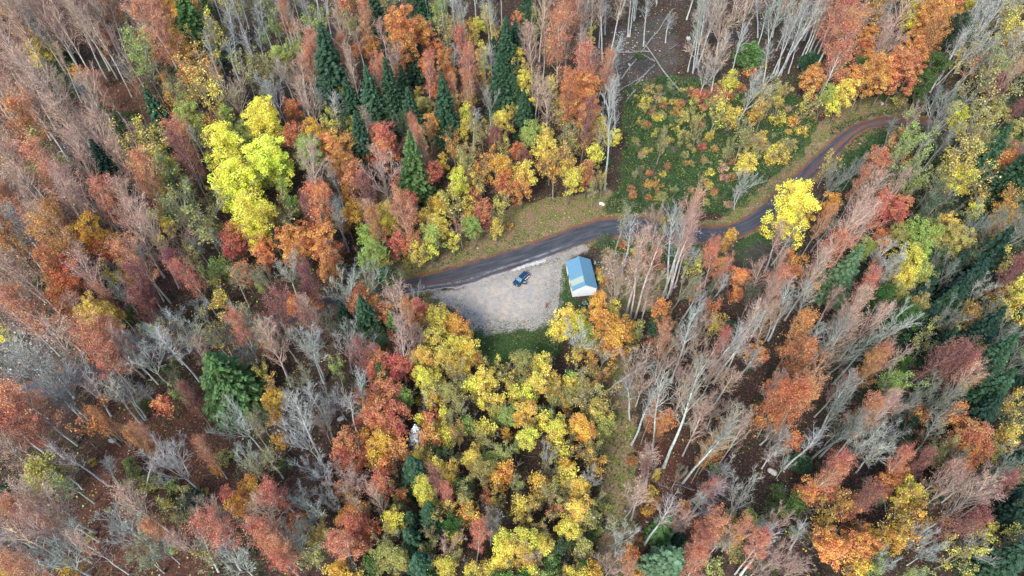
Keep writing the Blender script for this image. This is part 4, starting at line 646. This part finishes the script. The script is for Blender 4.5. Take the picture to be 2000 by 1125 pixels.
def build_person():
    p = empty('person', (7.7, -5.3, .04), R(20)); tag(p, 'person standing on the gravel lot in a red jacket and dark trousers', 'person')
    skinm = simple('skin', (.5, .3, .22), .6)
    pts = [(0, 0, .95), (0, .01, 1.15), (0, .01, 1.38), (0, 0, 1.50), (0, -.01, 1.60), (0, -.02, 1.70)]; rd = [(.15, .11), (.14, .1), (.16, .1), (.055, .055), (.085, .095), (.07, .085)]; ed = [(0, 1), (1, 2), (2, 3), (3, 4), (4, 5)]
    for s in (-1, 1):
        b0 = len(pts); pts += [(s*.18, .01, 1.40), (s*.24, .0, 1.12), (s*.17, -.2, 1.05), (s*.13, -.26, 1.07)]; rd += [.06, .048, .036, .03]; ed += [(2, b0), (b0, b0+1), (b0+1, b0+2), (b0+2, b0+3)]
        for k in range(4):
            q = len(pts); x = s*(.10+.018*k); L = (.07, .08, .078, .06)[k]; pts += [(x, -.30, 1.085), (x*.9, -.30-L*.6, 1.075), (x*.85, -.29-L, 1.05)]; rd += [.009, .008, .007]; ed += [(b0+3, q), (q, q+1), (q+1, q+2)]
        q = len(pts); pts += [(s*.09, -.25, 1.10), (s*.065, -.28, 1.11)]; rd += [.011, .009]; ed += [(b0+3, q), (q, q+1)]
        q = len(pts); pts += [(s*.10, 0, .86), (s*.11, -.01, .48), (s*.12, .02, .09), (s*.13, -.12, .04)]; rd += [.09, .06, .042, .035]; ed += [(0, q), (q, q+1), (q+1, q+2), (q+2, q+3)]
    skin('body', pts, rd, ed, skinm, p)
    jk = [(0, 0, .88), (0, .01, 1.12), (0, .01, 1.39), (0, .01, 1.46)]; jr = [(.2, .155), (.185, .14), (.2, .14), (.085, .08)]; je = [(0, 1), (1, 2), (2, 3)]
    for s in (-1, 1): b0 = len(jk); jk += [(s*.2, .01, 1.40), (s*.25, 0, 1.12), (s*.18, -.19, 1.05)]; jr += [.085, .07, .055]; je += [(2, b0), (b0, b0+1), (b0+1, b0+2)]
    skin('jacket', jk, jr, je, simple('red_fabric', (.55, .03, .075), .8), p)
    tk = [(0, 0, .9)]; tr = [(.165, .125)]; te = []
    for s in (-1, 1): b0 = len(tk); tk += [(s*.10, 0, .82), (s*.11, -.01, .48), (s*.12, .02, .13)]; tr += [.105, .078, .062]; te += [(0, b0), (b0, b0+1), (b0+1, b0+2)]
    skin('trousers', tk, tr, te, simple('dark_fabric', (.025, .03, .04), .9), p)
    bm = bmesh.new(); bmesh.ops.create_uvsphere(bm, u_segments=16, v_segments=12, radius=1)
    for v in bm.verts: v.co = Vector((v.co.x*.095, v.co.y*.11+.02, max(v.co.z, -.5)*.105+1.685))
    bm_obj('hair', bm, simple('brown_hair', (.06, .035, .02), .8), p, 0, True)
    for s in (-1, 1):
        bm = bmesh.new(); box(bm, s*.125-.05, s*.125+.05, -.19, .09, -.02, .09); bm_obj('shoe', bm, simple('dark_leather', (.02, .02, .02), .7), p, .02)
def rock_mesh(seed, k=3):
    rg = np.random.default_rng(seed); bm = bmesh.new(); bmesh.ops.create_icosphere(bm, subdivisions=k, radius=1)
    ph = rg.uniform(0, 6, 6)
    for v in bm.verts:
        c = v.co; f = 1+.18*math.sin(c.x*3+ph[0])+.15*math.sin(c.y*4+ph[1])*math.cos(c.z*3+ph[2])+.08*math.sin(c.x*9+ph[3])*math.sin(c.z*8+ph[4]); f = min(f, 1.12)
        v.co = Vector((c.x*f, c.y*f*.8, c.z*f*.6))
    me = bpy.data.meshes.new('rock'); bm.to_mesh(me); bm.free(); return me
def build_rocks():
    wm = simple('white_limestone', (.72, .73, .74), .9, nz=.2, nscale=3, bump=.3); gm = simple('grey_limestone', (.42, .40, .37), .95, nz=.35, nscale=3, bump=.4)
    for k, (px, py, s, l) in enumerate([(1174.5, 398.5, .55, 'bright white boulder, the left one of a touching pair on the verge above the road'), (1178.5, 400, .42, 'cream white boulder, the right one of a touching pair on the verge above the road')]):
        me = rock_mesh(k); me.materials.append(wm); o = obj('boulder', me); x, y, z = gnd(px, py); o.location = (x, y, z+s*.35); o.scale = (s, s, s); o.rotation_euler = (0, 0, k); tag(o, l, 'rock', 'white boulders on the road verge')
    LB = [(220, 861, .75, 'pale round boulder on the red leaf litter below two leaning pale trunks'), (49, 301, .0, ''), (1228, 71, .8, 'pale boulder under the crossed fallen trunks'), (1229, 127, .55, 'small pale boulder left of the crossed fallen trunks'), (666, 818, .7, 'pale boulder under the bare trees left of the red crowns'), (379, 826, .4, ''), (147, 297, .6, 'pale boulder above the rusty beeches in the upper left'), (1508, 922, .9, 'grey boulder beside a thin dead sapling at lower right'), (1602, 203, .0, ''), (30, 663, .8, 'pale boulder in the rubble patch by the left edge'), (48, 650, .6, 'smaller pale boulder in the rubble patch by the left edge'), (1724, 204, .8, 'grey boulder in the grass above the red-leafed road bend'), (1344, 76, .9, 'pale flat stone in the grass of the upper clearing')]
    for k, (px, py, s, l) in enumerate(LB):
        if not s or not l: continue
        me = rock_mesh(10+k); me.materials.append(gm); o = obj('boulder', me); x, y, z = gnd(px, py); o.location = (x, y, z+s*.25); o.scale = (s, s*.9, s); o.rotation_euler = (0, 0, k*1.7); tag(o, l, 'rock')
DEAD = bark_mat('dead_wood', 1.5)
def build_logs():
    LG = [(1313, 20, 1213, 157, .26, 'longest pale fallen trunk slanting across the bare gully'), (1260, 90, 1330, 183, .3, 'thick grey fallen trunk pointing down to the orange saplings'), (1150, 107, 1270, 104, .16, 'thin pale fallen trunk lying level across the gully'), (1213, 177, 1257, 151, .18, 'short pale fallen trunk at the foot of the gully'), (1240, 167, 1277, 130, .24, 'grey fallen trunk over the dark brush of the gully'), (1221, 201, 1240, 177, .24, 'grey trunk end jutting out of the gully into the green thicket'), (1295, 187, 1307, 163, .15, 'short bleached log standing out of the green thicket'), (1305, 101, 1322, 88, .1, 'short grey log right of the crossed fallen trunks'), (1200, 133, 1240, 112, .09, 'slender fallen pole left of the crossed trunks'), (1232, 100, 1278, 122, .2, 'dark fallen trunk in the middle of the gully'),
          (1315, 945, 1357, 958, .14, 'bleached fallen pole on the orange litter of the lower right slope'), (1288, 947, 1306, 955, .1, 'short fallen pole left of the bleached one on orange litter'), (1620, 1042, 1628, 1030, .1, ''), (640, 992+0, 700, 1050, .1, ''), (170, 1120, 212, 1075, .1, 'thin fallen pole between the leaf litter and the lower left trees'), (174, 1087, 190, 1091, .09, 'short pale stick of a log in the lower left litter'), (1720, 945, 1820, 905, .0, '')]
    for k, (x0, y0, x1, y1, r_, l) in enumerate(LG):
        if not l or not r_: continue
        rg = np.random.default_rng(500+k); a = np.array(gnd(x0, y0)); b = np.array(gnd(x1, y1)); n = 8; P_ = [a*(1-t_)+b*t_ for t_ in np.linspace(0, 1, n)]
        P_ = [p+np.array([rg.normal()*.12, rg.normal()*.12, 0]) for p in P_]
        for p in P_: p[2] = float(terrain(p[0], p[1]))+r_+.12+.25*rg.random()
        S = [(P_[i], P_[i+1], r_*(1-.06*(n-i)), r_*(1-.06*(n-i-1))) for i in range(n-1)]
        for j in range(7):
            i = rg.integers(0, n-1); d = unit(np.array([rg.normal(), rg.normal(), abs(rg.normal())*.5])); S.append((P_[i], P_[i]+d*rg.uniform(.6, 2.0), r_*.3, .02))
        o = obj('fallen_trunk', seg_mesh('fallen_trunk', S, 7, DEAD)); o.color = (.36, .35, .34, 1); tag(o, l, 'log', 'fallen trunks')
    # brush piles: heaps of cut branches
    for k, (px, py, wpx, hm, l) in enumerate([(1432, 522, 100, 1.6, 'dark heap of cut branches below the road right of the tall thin trunks'), (1252, 128, 60, 1.3, 'dark heap of broken branches under the crossed fallen trunks'), (1490, 500, 70, 1.2, 'smaller heap of grey branches under the lone lemon yellow tree')]):
        x, y, z = gnd(px, py); rg = np.random.default_rng(600+k); rr = wpx/8.5/2; n = 420; C = np.stack([rg.normal(size=n)*rr*.55, rg.normal(size=n)*rr*.5, rg.random(n)*hm*.6], 1)
        C[:, 2] *= np.exp(-(C[:, 0]**2+C[:, 1]**2)/(rr*rr)); d = unit(rg.normal(size=(n, 3))*np.array([1, 1, .22])); L = rg.uniform(.6, 2.0, (n, 1))
        V, Fc = tubes(C-d*L, C+d*L, np.full(n, .045), np.full(n, .02), 3); V[:, 2] = np.maximum(V[:, 2], .0)
        o = obj('brush_pile', fast_mesh('brush_pile', V, Fc, DEAD)); o.location = (x, y, z+.05); o.color = (.15, .14, .14, 1); tag(o, l, 'brush pile')
build_hut(); build_car(); build_person(); build_rocks(); build_logs()
# ------------------------------------------------------------------ the forest: every tree a thing of its own
NAMES = dict(D=('broadleaf_tree', 'tree'), H=('beech_tree', 'tree'), K=('slender_tree', 'tree'), B=('bare_tree', 'tree'), P=('sparse_tree', 'tree'), S=('spruce_tree', 'conifer'), F=('round_conifer', 'conifer'), U=('bush', 'bush'))
BARKC = dict(sh=(.36, .41, .40), pk=(.68, .65, .61), rr=(.66, .63, .59), gy=(.60, .65, .64), wh=(.68, .72, .71), ol=(.42, .42, .33), lg=(.42, .44, .36), mr=(.36, .30, .27))  # first entry: grey bark darkened, shade painted into the colour
TWIGC = dict(sh=(.33, .36, .31), pk=(.62, .47, .39), rr=(.58, .42, .34), gy=(.54, .55, .52), wh=(.58, .60, .55), ol=(.42, .41, .29), mr=(.28, .18, .16), lg=(.42, .44, .30), **{'or': (.38, .25, .17)}, go=(.42, .34, .2), ye=(.42, .38, .24))
rf = random.Random(11); TREES = []
def jit(c, s=.06):
    k = rf.uniform(1-s*1.6, 1+s*1.6); return tuple(min(.9, max(.01, x*k*rf.uniform(1-s, 1+s))) for x in c)
def place(kind, colr, base, H, Wm, q=None, px=None, extra=None, var=None, dead=False, big=0):
    if colr == 'gy' and kind in 'KB' and px and px[0] > 1600 and 130 < px[1] < 1000: colr = 'sh'  # grey trees on the right get darker bark and twigs as painted shade
    cls = 0
    if kind == 'D': cls = 2 if Wm > 7.2 else (1 if Wm > 4.2 else 0)
    if big: cls = big
    if kind == 'S': cls = 1 if H > 13 else 0
    if kind == 'F' and Wm > 9: Wm *= 1.12; H *= 1.1
    if kind == 'H': cls = 0 if colr in ('pk', 'gy') else 1
    keys = [k for k in PROTO if k[0] == kind and k[1] == cls]
    if kind == 'F': key = ('F', 0, 0 if Wm > 9 else 1)
    else: key = keys[rf.randrange(len(keys))] if var is None else keys[var]
    pr = PROTO[key]; H0, W0 = pr[1], pr[2]
    nm = NAMES[kind][0]
    if kind == 'D' and cls < 2: nm = 'young_broadleaf_tree' if cls == 1 else 'broadleaf_sapling'
    root = empty(nm, base)
    root.rotation_mode = 'QUATERNION'; rz = Matrix.Rotation(rf.uniform(0, 6.28), 4, 'Z').to_quaternion()
    if q is None: q = Vector((rf.uniform(-.05, .05), rf.uniform(-.05, .05), 1)).to_track_quat('Z', 'Y')
    root.rotation_quaternion = q @ rz; sxy = Wm/W0; root.scale = (sxy, sxy, H/H0)
    bc = jit(BARKC.get(colr, (.36, .35, .31)) if kind in 'KBHP' else (.22, .2, .17), .05)
    tc = jit(TWIGC.get(colr, (.36, .32, .27)), .05)
    lc = jit(PALE['ol'] if (kind == 'B' and colr == 'wh') else (extra or PALE[{'sh': 'ol'}.get(colr, colr)]), .07)
    parts = [('trunk', pr[3], bc), ('crown', pr[4], lc)]
    if len(pr) > 5: parts.append(('branches', pr[5], tc))
    if kind == 'K' and colr in ('gy', 'wh', 'sh'): parts = [parts[0], parts[2]]
    if kind == 'B': parts = [parts[0], parts[2]] + ([parts[1]] if colr in ('ol', 'gy', 'lg') else [])
    if kind == 'S' and colr == 'wh': dead = True
    if kind == 'K' and colr in ('pk', 'rr', 'mr', 'or'): root.name = nm = 'slender_beech_tree'
    if kind == 'K' and colr == 'wh': tc = jit((.52, .47, .43)); parts[1] = ('branches', pr[5], tc)
    for n_, me, c_ in parts:
        o = bpy.data.objects.new(n_, me); o.parent = root; o.color = (*c_, 1); COL.objects.link(o)
    TREES.append(dict(o=root, k=kind, c=colr, H=H, W=Wm, px=px, base=base, nm=nm, cls=cls)); return root
def blocked(x, y, pad=.8):
    a = np.array([x]); b = np.array([y])
    if sdist(a, b, ROADPOLY)[0] < pad or sdist(a, b, LOT)[0] < pad: return True
    return abs((x-15.76)) < 3.9 and abs(y-1.78) < 5
def add_crown(kind, colr, px, py, wpx, Hx=None):
    if 905 < px < 1105 and 685 < py < 760 and kind in 'DP': py += 12; wpx *= .9
    x, y, z = gnd(px, py); dist = np.linalg.norm(np.array([x, y, z])-CAM); colr = 'da' if (kind == 'S' and px > 1650 and colr == 'dg' and rf.random() < .6) else colr; Wm = wpx*dist/F*dict(D=1.24, S=1.45 if px < 1650 else 1.1, P=1.12).get(kind, 1.06)  # many right-hand spruces swapped to darker needles, shade put into the colour
    hf, cf = dict(D=(lambda w_: min(19, 5+1.35*w_), .64), H=(lambda w_: min(27, 13+1.0*w_), .68), B=(lambda w_: min(23, 7+1.15*w_), .66), P=(lambda w_: min(19, 5+1.5*w_), .64),
                  S=(lambda w_: min(27, max(4, 2.3*w_)), .45), F=(lambda w_: w_*(1.3 if w_ > 9 else .92), .5), U=(lambda w_: .8*w_, .5))[kind]
    H = hf(Wm)*rf.uniform(.93, 1.07)
    if kind == 'H' and 1170 < px < 1500 and 400 < py < 560: H *= .72; py += 16; Wm *= .85
    H = Hx or H
    if kind == 'U': H = min(H, 3.5)
    for s in (1, .85, .7, .55, 1.15, .4, 1.3):
        bx, by, bz = gnd(px, py, H*s*cf)
        d2 = np.linalg.norm(np.array([bx, by, bz+H*cf])-CAM)
        if not blocked(bx, by): break
    else:
        if kind == 'U' or True: return None
    return place(kind, colr, (bx, by, bz-.05), H*s, Wm*d2/dist, px=(px, py))
def add_trunk(kind, colr, bx, by, tx, ty, W=None):
    x, y, z = gnd(bx, by); b = np.array([x, y, z]); d = ray(tx, ty); up3 = np.array([0, 0, 1.0])
    # closest approach of the sight line to the plumb line over the base
    w0 = b-CAM; A_ = np.array([[1, -up3@d], [up3@d, -1]]); s_, t_ = np.linalg.solve(A_, np.array([-(up3@w0), -(d@w0)]))
    H = min(max(s_, 7), 34); tt = t_ if s_ == H else (z+H-CAM[2])/d[2]
    top = CAM+d*tt; v = top-b; v[2] = max(v[2], 5); hh = math.hypot(v[0], v[1])
    if hh > .55*v[2]: v[:2] *= .55*v[2]/hh
    H = np.linalg.norm(v); q = Vector(v/H).to_track_quat('Z', 'Y')
    Wm = W or {'K': (3.5+H*.08), 'B': 3.2+H*.22}[kind]*rf.uniform(.85, 1.15)
    return place(kind, colr, (x, y, z-.05), H*1.02, Wm, q, px=((bx+2*tx)/3, (by+2*ty)/3))
for (ox, oy), txt in DATA.items():
    for ln in txt.split('\n'):
        for e in ln.split(';'):
            f = e.split()
            if len(f) < 5: continue
            a = [float(v) for v in f[2:]]; px, py = ox+a[0]/3, oy+a[1]/3
            if len(a) == 5: add_trunk(f[0] if f[0] in 'KB' else 'K', f[1], px, py, ox+a[3]/3, oy+a[4]/3)
            elif len(a) == 4: add_crown(f[0], f[1], px, py, a[2]/3, a[3])
            elif len(a) == 3: add_crown(f[0], f[1], px, py, a[2]/3)
            else: print('bad entry', (ox, oy), e)
for i, (px, py, w_) in enumerate(LEMON):
    x, y, z = gnd(px, py); dist = np.linalg.norm(np.array([x, y, z])-CAM); Wm = w_*dist/F
    H = min(20, 6+1.4*Wm); H *= (1.3 if px > 1500 else 1); b = gnd(px, py+(12 if px > 1500 else 0), H*.64)
    o = place('D', 'le', (b[0], b[1], b[2]), H, Wm*.95, px=(px, py), extra=(.88, .79, .07), big=3); TREES[-1]['lemon'] = True
print('hand placed', len(TREES)); THK = GRASS[1]
# trees that stand between the ones named above, shorter and half hidden
BX = np.array([t_['base'][:2] for t_ in TREES]);  CPX = np.array([t_['px'] for t_ in TREES])
nf = 0; CLEAR = GRASS+VERGE+REDL+ROCKY[:3]
step = 6.2
SPOTS = [(a, b) for a in np.arange(-190, 190, step) for b in np.arange(-66, 160, step)]+[(a, b) for a in np.arange(-28, 24, 3.4) for b in np.arange(-66, -8, 3.4)]+[(a+1.5, b+1.5) for a in np.arange(-28, 24, 3.4) for b in np.arange(-66, -8, 3.4)]
for gx_, gy_ in SPOTS:
    if True:
        x = gx_+rf.uniform(-2.6, 2.6); y = gy_+rf.uniform(-2.6, 2.6); z = float(terrain(x, y)); px, py, dz = proj((x, y, z+4))
        if dz < 5 or px < -60 or px > 2060 or py < -25 or py > 1200: continue
        a = np.array([x]); b = np.array([y])
        if blocked(x, y, 2.2) or min(sdist(a, b, p)[0] for p in CLEAR) < .5: continue
        if np.min(np.hypot(*(BX-np.array([x, y])).T)) < 2.3: continue
        nn = np.argsort(np.hypot(*(CPX-np.array([px, py])).T))[:5]; t_ = TREES[nn[rf.randrange(5)]]
        k = {'D': 'D', 'H': 'K', 'K': 'K', 'B': 'K', 'P': 'P', 'S': 'S', 'F': 'U', 'U': 'U'}[t_['k']]
        grove = 800 < px < 1190 and 640 < py
        if 915 < px < 1105 and 600 < py < 760: continue
        if px > 780 and any(blocked(*gnd(px, py-q_)[:2], .3) for q_ in (0, 18, 40)): continue
        if t_['k'] in 'HKB' and not grove and rf.random() < .6: continue
        if grove: k = rf.choice('DDPDU')
        Wm = rf.uniform(3.0, 5.2); H = {'D': 8, 'P': 9, 'K': 14, 'S': 9, 'U': 2.2}[k]*rf.uniform(.8, 1.25)
        cc = t_['c'] if not grove else rf.choice(['ol', 'ye', 'ye', 'lg', 'ye', 'go', 'gr'])
        if k == 'U': Wm *= .6
        if k in 'DP' and cc == 'wh': cc = 'ol'
        if k == 'D' and cc == 'le': cc = 'lg'
        if px > 1640 and 150 < py < 1000 and rf.random() < .75: k = rf.choice('SDPD'); cc = {'S': 'da', 'D': rf.choice(['gr', 'ol', 'lg', 'gr', 'da']), 'P': rf.choice(['sg', 'ol', 'lg'])}[k]; H = max(H*.8, 8)
        if cc == 'sh': cc = 'ol' if k != 'K' else 'sh'
        place(k, cc, (x, y, z-.05), H, Wm*(1.3 if k == 'K' else 1), px=(px, py)); nf += 1
for _ in range(170):          # saplings and small bushes scattered through the green clearing
    px, py = rf.uniform(1225, 1590), rf.uniform(175, 405); x, y, z = gnd(px, py); a = np.array([x]); b = np.array([y])
    if sdist(a, b, THK)[0] > -1 or blocked(x, y, 2): continue
    k = rf.choice('UUP'); cc = rf.choice(['ol', 'ol', 'gr', 'gr', 'go', 'ye', 'pk', 'lg', 'ye', 'or']); Wm = rf.uniform(1.1, 2.7)
    place(k, cc, (x, y, z-.05), Wm*(.75 if k == 'U' else 1.5), Wm, px=(px, py))
print('total trees', len(TREES))
import collections
print(collections.Counter(t_['nm'] for t_ in TREES))
# ------------------------------------------------------------------ labels: look + nearest landmark + rank outwards from it
LM = [(1135, 545, 'the blue-roofed hut'), (1015, 547, 'the parked car'), (980, 620, 'the gravel lot'), (480, 300, 'the lemon yellow giants'), (1552, 398, 'the lone lemon tree'), (445, 770, 'the big round dark conifer'), (720, 225, 'the central spruce stand'),
      (1255, 110, 'the crossed fallen trunks'), (1750, 235, 'the leafy road bend'), (1176, 398, 'the white boulders'), (1432, 522, 'the dark brush heap'), (1380, 290, 'the green clearing'), (960, 440, 'the upper road verge'), (760, 850, 'the tall red crowns'), (813, 845, 'the whitish dead conifer'),
      (1205, 850, 'the brown grassy strip'), (1295, 650, 'the small fir below the hut'), (30, 655, 'the pale rubble patch'), (198, 625, 'the star-shaped yellow tree'), (1980, 590, 'the golden right-edge trees'), (1900, 780, 'the right-hand spruce row'), (290, 900, 'the red litter clearing'), (1640, 1060, 'the big lower-right crown'), (1645, 540, 'the lone pale-green fir'),
      (0, 0, 'the top left corner'), (2000, 0, 'the top right corner'), (0, 1125, 'the bottom left corner'), (2000, 1125, 'the bottom right corner'), (1000, 0, 'the top edge centre'), (1000, 1125, 'the bottom edge centre'), (500, 1125, 'the bottom-left edge'), (1500, 1125, 'the bottom-right edge'), (1500, 0, 'the top-right edge'), (500, 0, 'the top-left edge'), (0, 350, 'the upper left edge'), (2000, 350, 'the upper right edge'), (1700, 800, 'the bare fan-shaped trees'), (1030, 820, 'the yellow grove centre'), (130, 500, 'the left-hand orange crowns'), (600, 420, 'the orange crowns mid-left')]
CN = dict(sh='shade-painted', rr='rust-red', pk='pinkish brown', gy='grey', wh='pale grey', ol='olive', lg='lime green', gr='green', dg='dark green', da='blackish green', sg='soft green', le='lemon yellow', ye='yellow', go='golden', mr='maroon', **{'or': 'orange'})
KN = dict(D='leafy tree', H='half-bare beech', K='slender tree', B='bare tree', P='thin-leaved tree', S='spruce', F='rounded conifer', U='bush')
ORD = ['', 'second', 'third', 'fourth', 'fifth', 'sixth', 'seventh', 'eighth', 'ninth', 'tenth', 'eleventh', 'twelfth', 'thirteenth', 'fourteenth', 'fifteenth', 'sixteenth']
G = collections.defaultdict(list)
for t_ in TREES:
    px, py = t_['px']; j = min(range(len(LM)), key=lambda i: (LM[i][0]-px)**2+(LM[i][1]-py)**2); dx, dy = px-LM[j][0], py-LM[j][1]; dd = math.hypot(dx, dy); an = math.degrees(math.atan2(-dy, dx)) % 360
    di = 'by' if dd < 14 else ['right of', 'up and right of', 'above', 'up and left of', 'left of', 'down and left of', 'below', 'down and right of'][int((an+22.5)//45) % 8]
    med = {'D': 6, 'H': 9, 'K': 6.3, 'B': 8, 'P': 6, 'S': 6, 'F': 6, 'U': 3}[t_['k']]
    sz = 'broad' if t_['W'] > med*1.2 else ('small' if t_['W'] < med*.72 else 'mid-sized')
    col_ = CN[t_['c']]; kn = KN[t_['k']]
    if t_['k'] in 'KB': col_ = {'sh': 'shade-painted', 'gy': 'grey-barked', 'wh': 'pale-barked', 'pk': 'pink-twigged', 'rr': 'rust-leaved', 'ol': 'olive-twigged', 'lg': 'lime-leaved', 'or': 'orange-leaved', 'ye': 'yellow-leaved', 'mr': 'maroon-twigged', 'go': 'golden-leaved', 'gr': 'green-leaved'}.get(t_['c'], col_+'-leaved')
    if t_.get('lemon'): col_ = 'glowing lemon yellow'
    G[(sz, col_, kn, di, LM[j][2])].append((dd, len(G), t_))
GRP = dict(D='autumn broadleaf trees of the forest', H='half-bare beeches of the forest', K='slender trees with high crowns', B='bare trees of the forest', P='thin-leaved trees of the forest', S='spruces among the broadleaf trees', F='rounded conifers of the forest', U='bushes and saplings near the ground')
for (sz, col_, kn, di, lm), L in G.items():
    L.sort(key=lambda e: e[0])
    for i, (dd, _, t_) in enumerate(L):
        o_ = (ORD[i]+'-nearest ') if 0 < i < 16 else ('nearest ' if len(L) > 1 else '')
        lb = f"{o_}{sz} {col_} {kn} {di} {lm}"
        if len(lb.replace('-', ' ').split()) > 16: lb = lb.replace('mid-sized ', 'medium ').replace('-nearest', '')
        if len(lb.replace('-', ' ').split()) > 16: print('LONG', lb)
        tag(t_['o'], lb, NAMES[t_['k']][1], GRP[t_['k']])
# ------------------------------------------------------------------ ground cover nobody could count
def scatter(name, polys, n, size, zr, colr, seed, label, cat, dens=None, flat=.9, clumpy=0, mat=None, rim=-.6):
    rg = np.random.default_rng(seed); pts = []
    for p in polys:
        a = np.array(p); lo, hi = a.min(0), a.max(0); m = int(n*1.0/len(polys)); q = rg.uniform(lo, hi, (m*4, 2)); q = q[pip(q[:, 0], q[:, 1], p)][:m]; pts.append(q)
    q = np.concatenate(pts)
    if clumpy:
        v = vnoise(q[:, 0], q[:, 1], clumpy, seed); q = q[v+rg.normal(size=len(q))*.15 > .5]
    ok = (sdist(q[:, 0], q[:, 1], ROADPOLY) > .3) & (sdist(q[:, 0], q[:, 1], LOT) > rim*(1+vnoise(q[:, 0], q[:, 1], 2.8, 31)*(rim < -1)*1.5)) & ~((np.abs(q[:, 0]-15.76) < 3.2) & (np.abs(q[:, 1]-1.78) < 4.4)); q = q[ok]
    hgt = vnoise(q[:, 0], q[:, 1], 2.3, seed+1)
    z = terrain(q[:, 0], q[:, 1])+zr[0]+(zr[1]-zr[0])*rg.random(len(q))*(.35+hgt); P_ = np.stack([q[:, 0], q[:, 1], z], 1)
    V, Fc = cards(P_, rg.uniform(.6, 1.3, len(P_))*size, rg, flat)
    o = obj(name, fast_mesh(name, V, Fc, mat or LEAF, dict(rnd=rg.random(len(P_)), clump=vnoise(q[:, 0], q[:, 1], 1.6, seed+3)))); o.color = (*colr, 1); tag(o, label, cat, None, 'stuff'); return o
scatter('bramble_cover', [THK], 36000, .36, (.02, .9), (.05, .12, .05), 1, 'low dark green bramble covering the clearing', 'undergrowth')
scatter('bramble_cover', [THK], 12000, .28, (.3, 1.2), (.30, .35, .07), 2, 'yellow green bramble tips in patches over the clearing', 'undergrowth', clumpy=2.2)
scatter('bramble_cover', [THK], 16000, .32, (.2, 1.1), (.19, .15, .11), 3, 'brown withered stems among the brambles of the clearing', 'undergrowth', clumpy=3.5)
ALL = W([(-30, -10), (2030, -10), (2030, 1140), (-30, 1140)])
scatter('undergrowth', [ALL], 80000, .42, (.02, .8), (.08, .14, .05), 5, 'dark green undergrowth on the forest floor between the trunks', 'undergrowth', clumpy=7)
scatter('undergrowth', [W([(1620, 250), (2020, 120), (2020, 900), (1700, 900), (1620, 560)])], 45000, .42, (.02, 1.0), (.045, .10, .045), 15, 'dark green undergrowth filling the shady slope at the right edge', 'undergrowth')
scatter('undergrowth', [ALL], 22000, .40, (.05, .9), (.42, .40, .07), 6, 'yellow green undergrowth in patches on the forest floor', 'undergrowth', clumpy=4)
scatter('fallen_leaves', [ALL], 60000, .22, (.01, .06), (.34, .16, .08), 7, 'brown and rust fallen leaves on the forest floor', 'leaves', flat=3)
scatter('fallen_leaves', VERGE[:1], 9000, .16, (.01, .05), (.6, .36, .12), 8, 'golden fallen leaves strewn over the road verge', 'leaves', flat=3)
LOTRIM = W([(822, 560), (1110, 470), (1160, 520), (1110, 640), (1060, 670), (930, 670), (860, 610)])
scatter('fallen_leaves', [LOTRIM], 2600, .2, (.03, .07), (.30, .17, .09), 12, 'brown fallen leaves blown along the rim of the gravel lot', 'leaves', flat=3, clumpy=2.5, rim=-2.2)
scatter('grass_tufts', [LOTRIM], 9000, .22, (.02, .1), (.10, .13, .06), 13, 'weedy green tufts creeping over the rim of the gravel lot', 'grass', clumpy=2, rim=-1.6)
scatter('grass_tufts', [GRASS[0], GRASS[2], GRASS[3], GRASS[4]], 16000, .24, (.0, .14), (.06, .13, .04), 9, 'short green grass below and beside the gravel lot', 'grass')
scatter('grass_tufts', VERGE[:2], 22000, .22, (.0, .12), (.24, .23, .08), 10, 'dry olive grass on the road verge', 'grass', clumpy=3)
rg = np.random.default_rng(77); q = rg.uniform([-190, -66], [190, 160], (5200, 2)); q = q[[not blocked(a, b, 1.5) for a, b in q]]; q = q[vnoise(q[:, 0], q[:, 1], 9, 4) > .48]
C = np.stack([q[:, 0], q[:, 1], terrain(q[:, 0], q[:, 1])+.15], 1); d = unit(rg.normal(size=(len(C), 3))*np.array([1, 1, .15])); L = rg.uniform(.3, 1.8, (len(C), 1))
V, Fc = tubes(C-d*L, C+d*L, np.full(len(C), .05), np.full(len(C), .025), 3); o = obj('fallen_branches', fast_mesh('fallen_branches', V, Fc, DEAD)); o.color = (.34, .32, .3, 1); tag(o, 'broken grey branches littering the forest floor', 'branches', None, 'stuff')
stones = []; rg = np.random.default_rng(78)
for p, n in [(ROCKY[0], 170), (ROCKY[1], 90), (ROCKY[2], 130), (ROCKY[3], 80), (ROCKY[4], 60), (ROCKY[5], 50), (LOT, 0), (ALL, 500)]:
    a = np.array(p); q = rg.uniform(a.min(0), a.max(0), (n*3+1, 2)); q = q[pip(q[:, 0], q[:, 1], p)][:n]; stones.append(q)
q = np.concatenate(stones); q = q[(sdist(q[:, 0], q[:, 1], ROADPOLY) > .5) & (sdist(q[:, 0], q[:, 1], LOT) > .5)]
ico = bmesh.new(); bmesh.ops.create_icosphere(ico, subdivisions=1, radius=1); iv = np.array([v.co[:] for v in ico.verts]); fi_ = np.array([[v.index for v in f.verts] for f in ico.faces]); ico.free()
S_ = rg.uniform(.08, .3, len(q))**1.0; Vv = iv[None]*(1+rg.normal(size=(len(q), len(iv), 1))*.16)*S_[:, None, None]*np.array([1.2, 1, .6])+np.stack([q[:, 0], q[:, 1], terrain(q[:, 0], q[:, 1])], 1)[:, None]
o = obj('rubble', fast_mesh('rubble', Vv.reshape(-1, 3), (fi_[None]+np.arange(len(q))[:, None, None]*len(iv)).reshape(-1, 3), simple('rubble_stone', (.44, .42, .39), .95, nz=.4, nscale=.8))); tag(o, 'small pale stones strewn on the forest floor and in the gullies', 'stones', None, 'stuff')
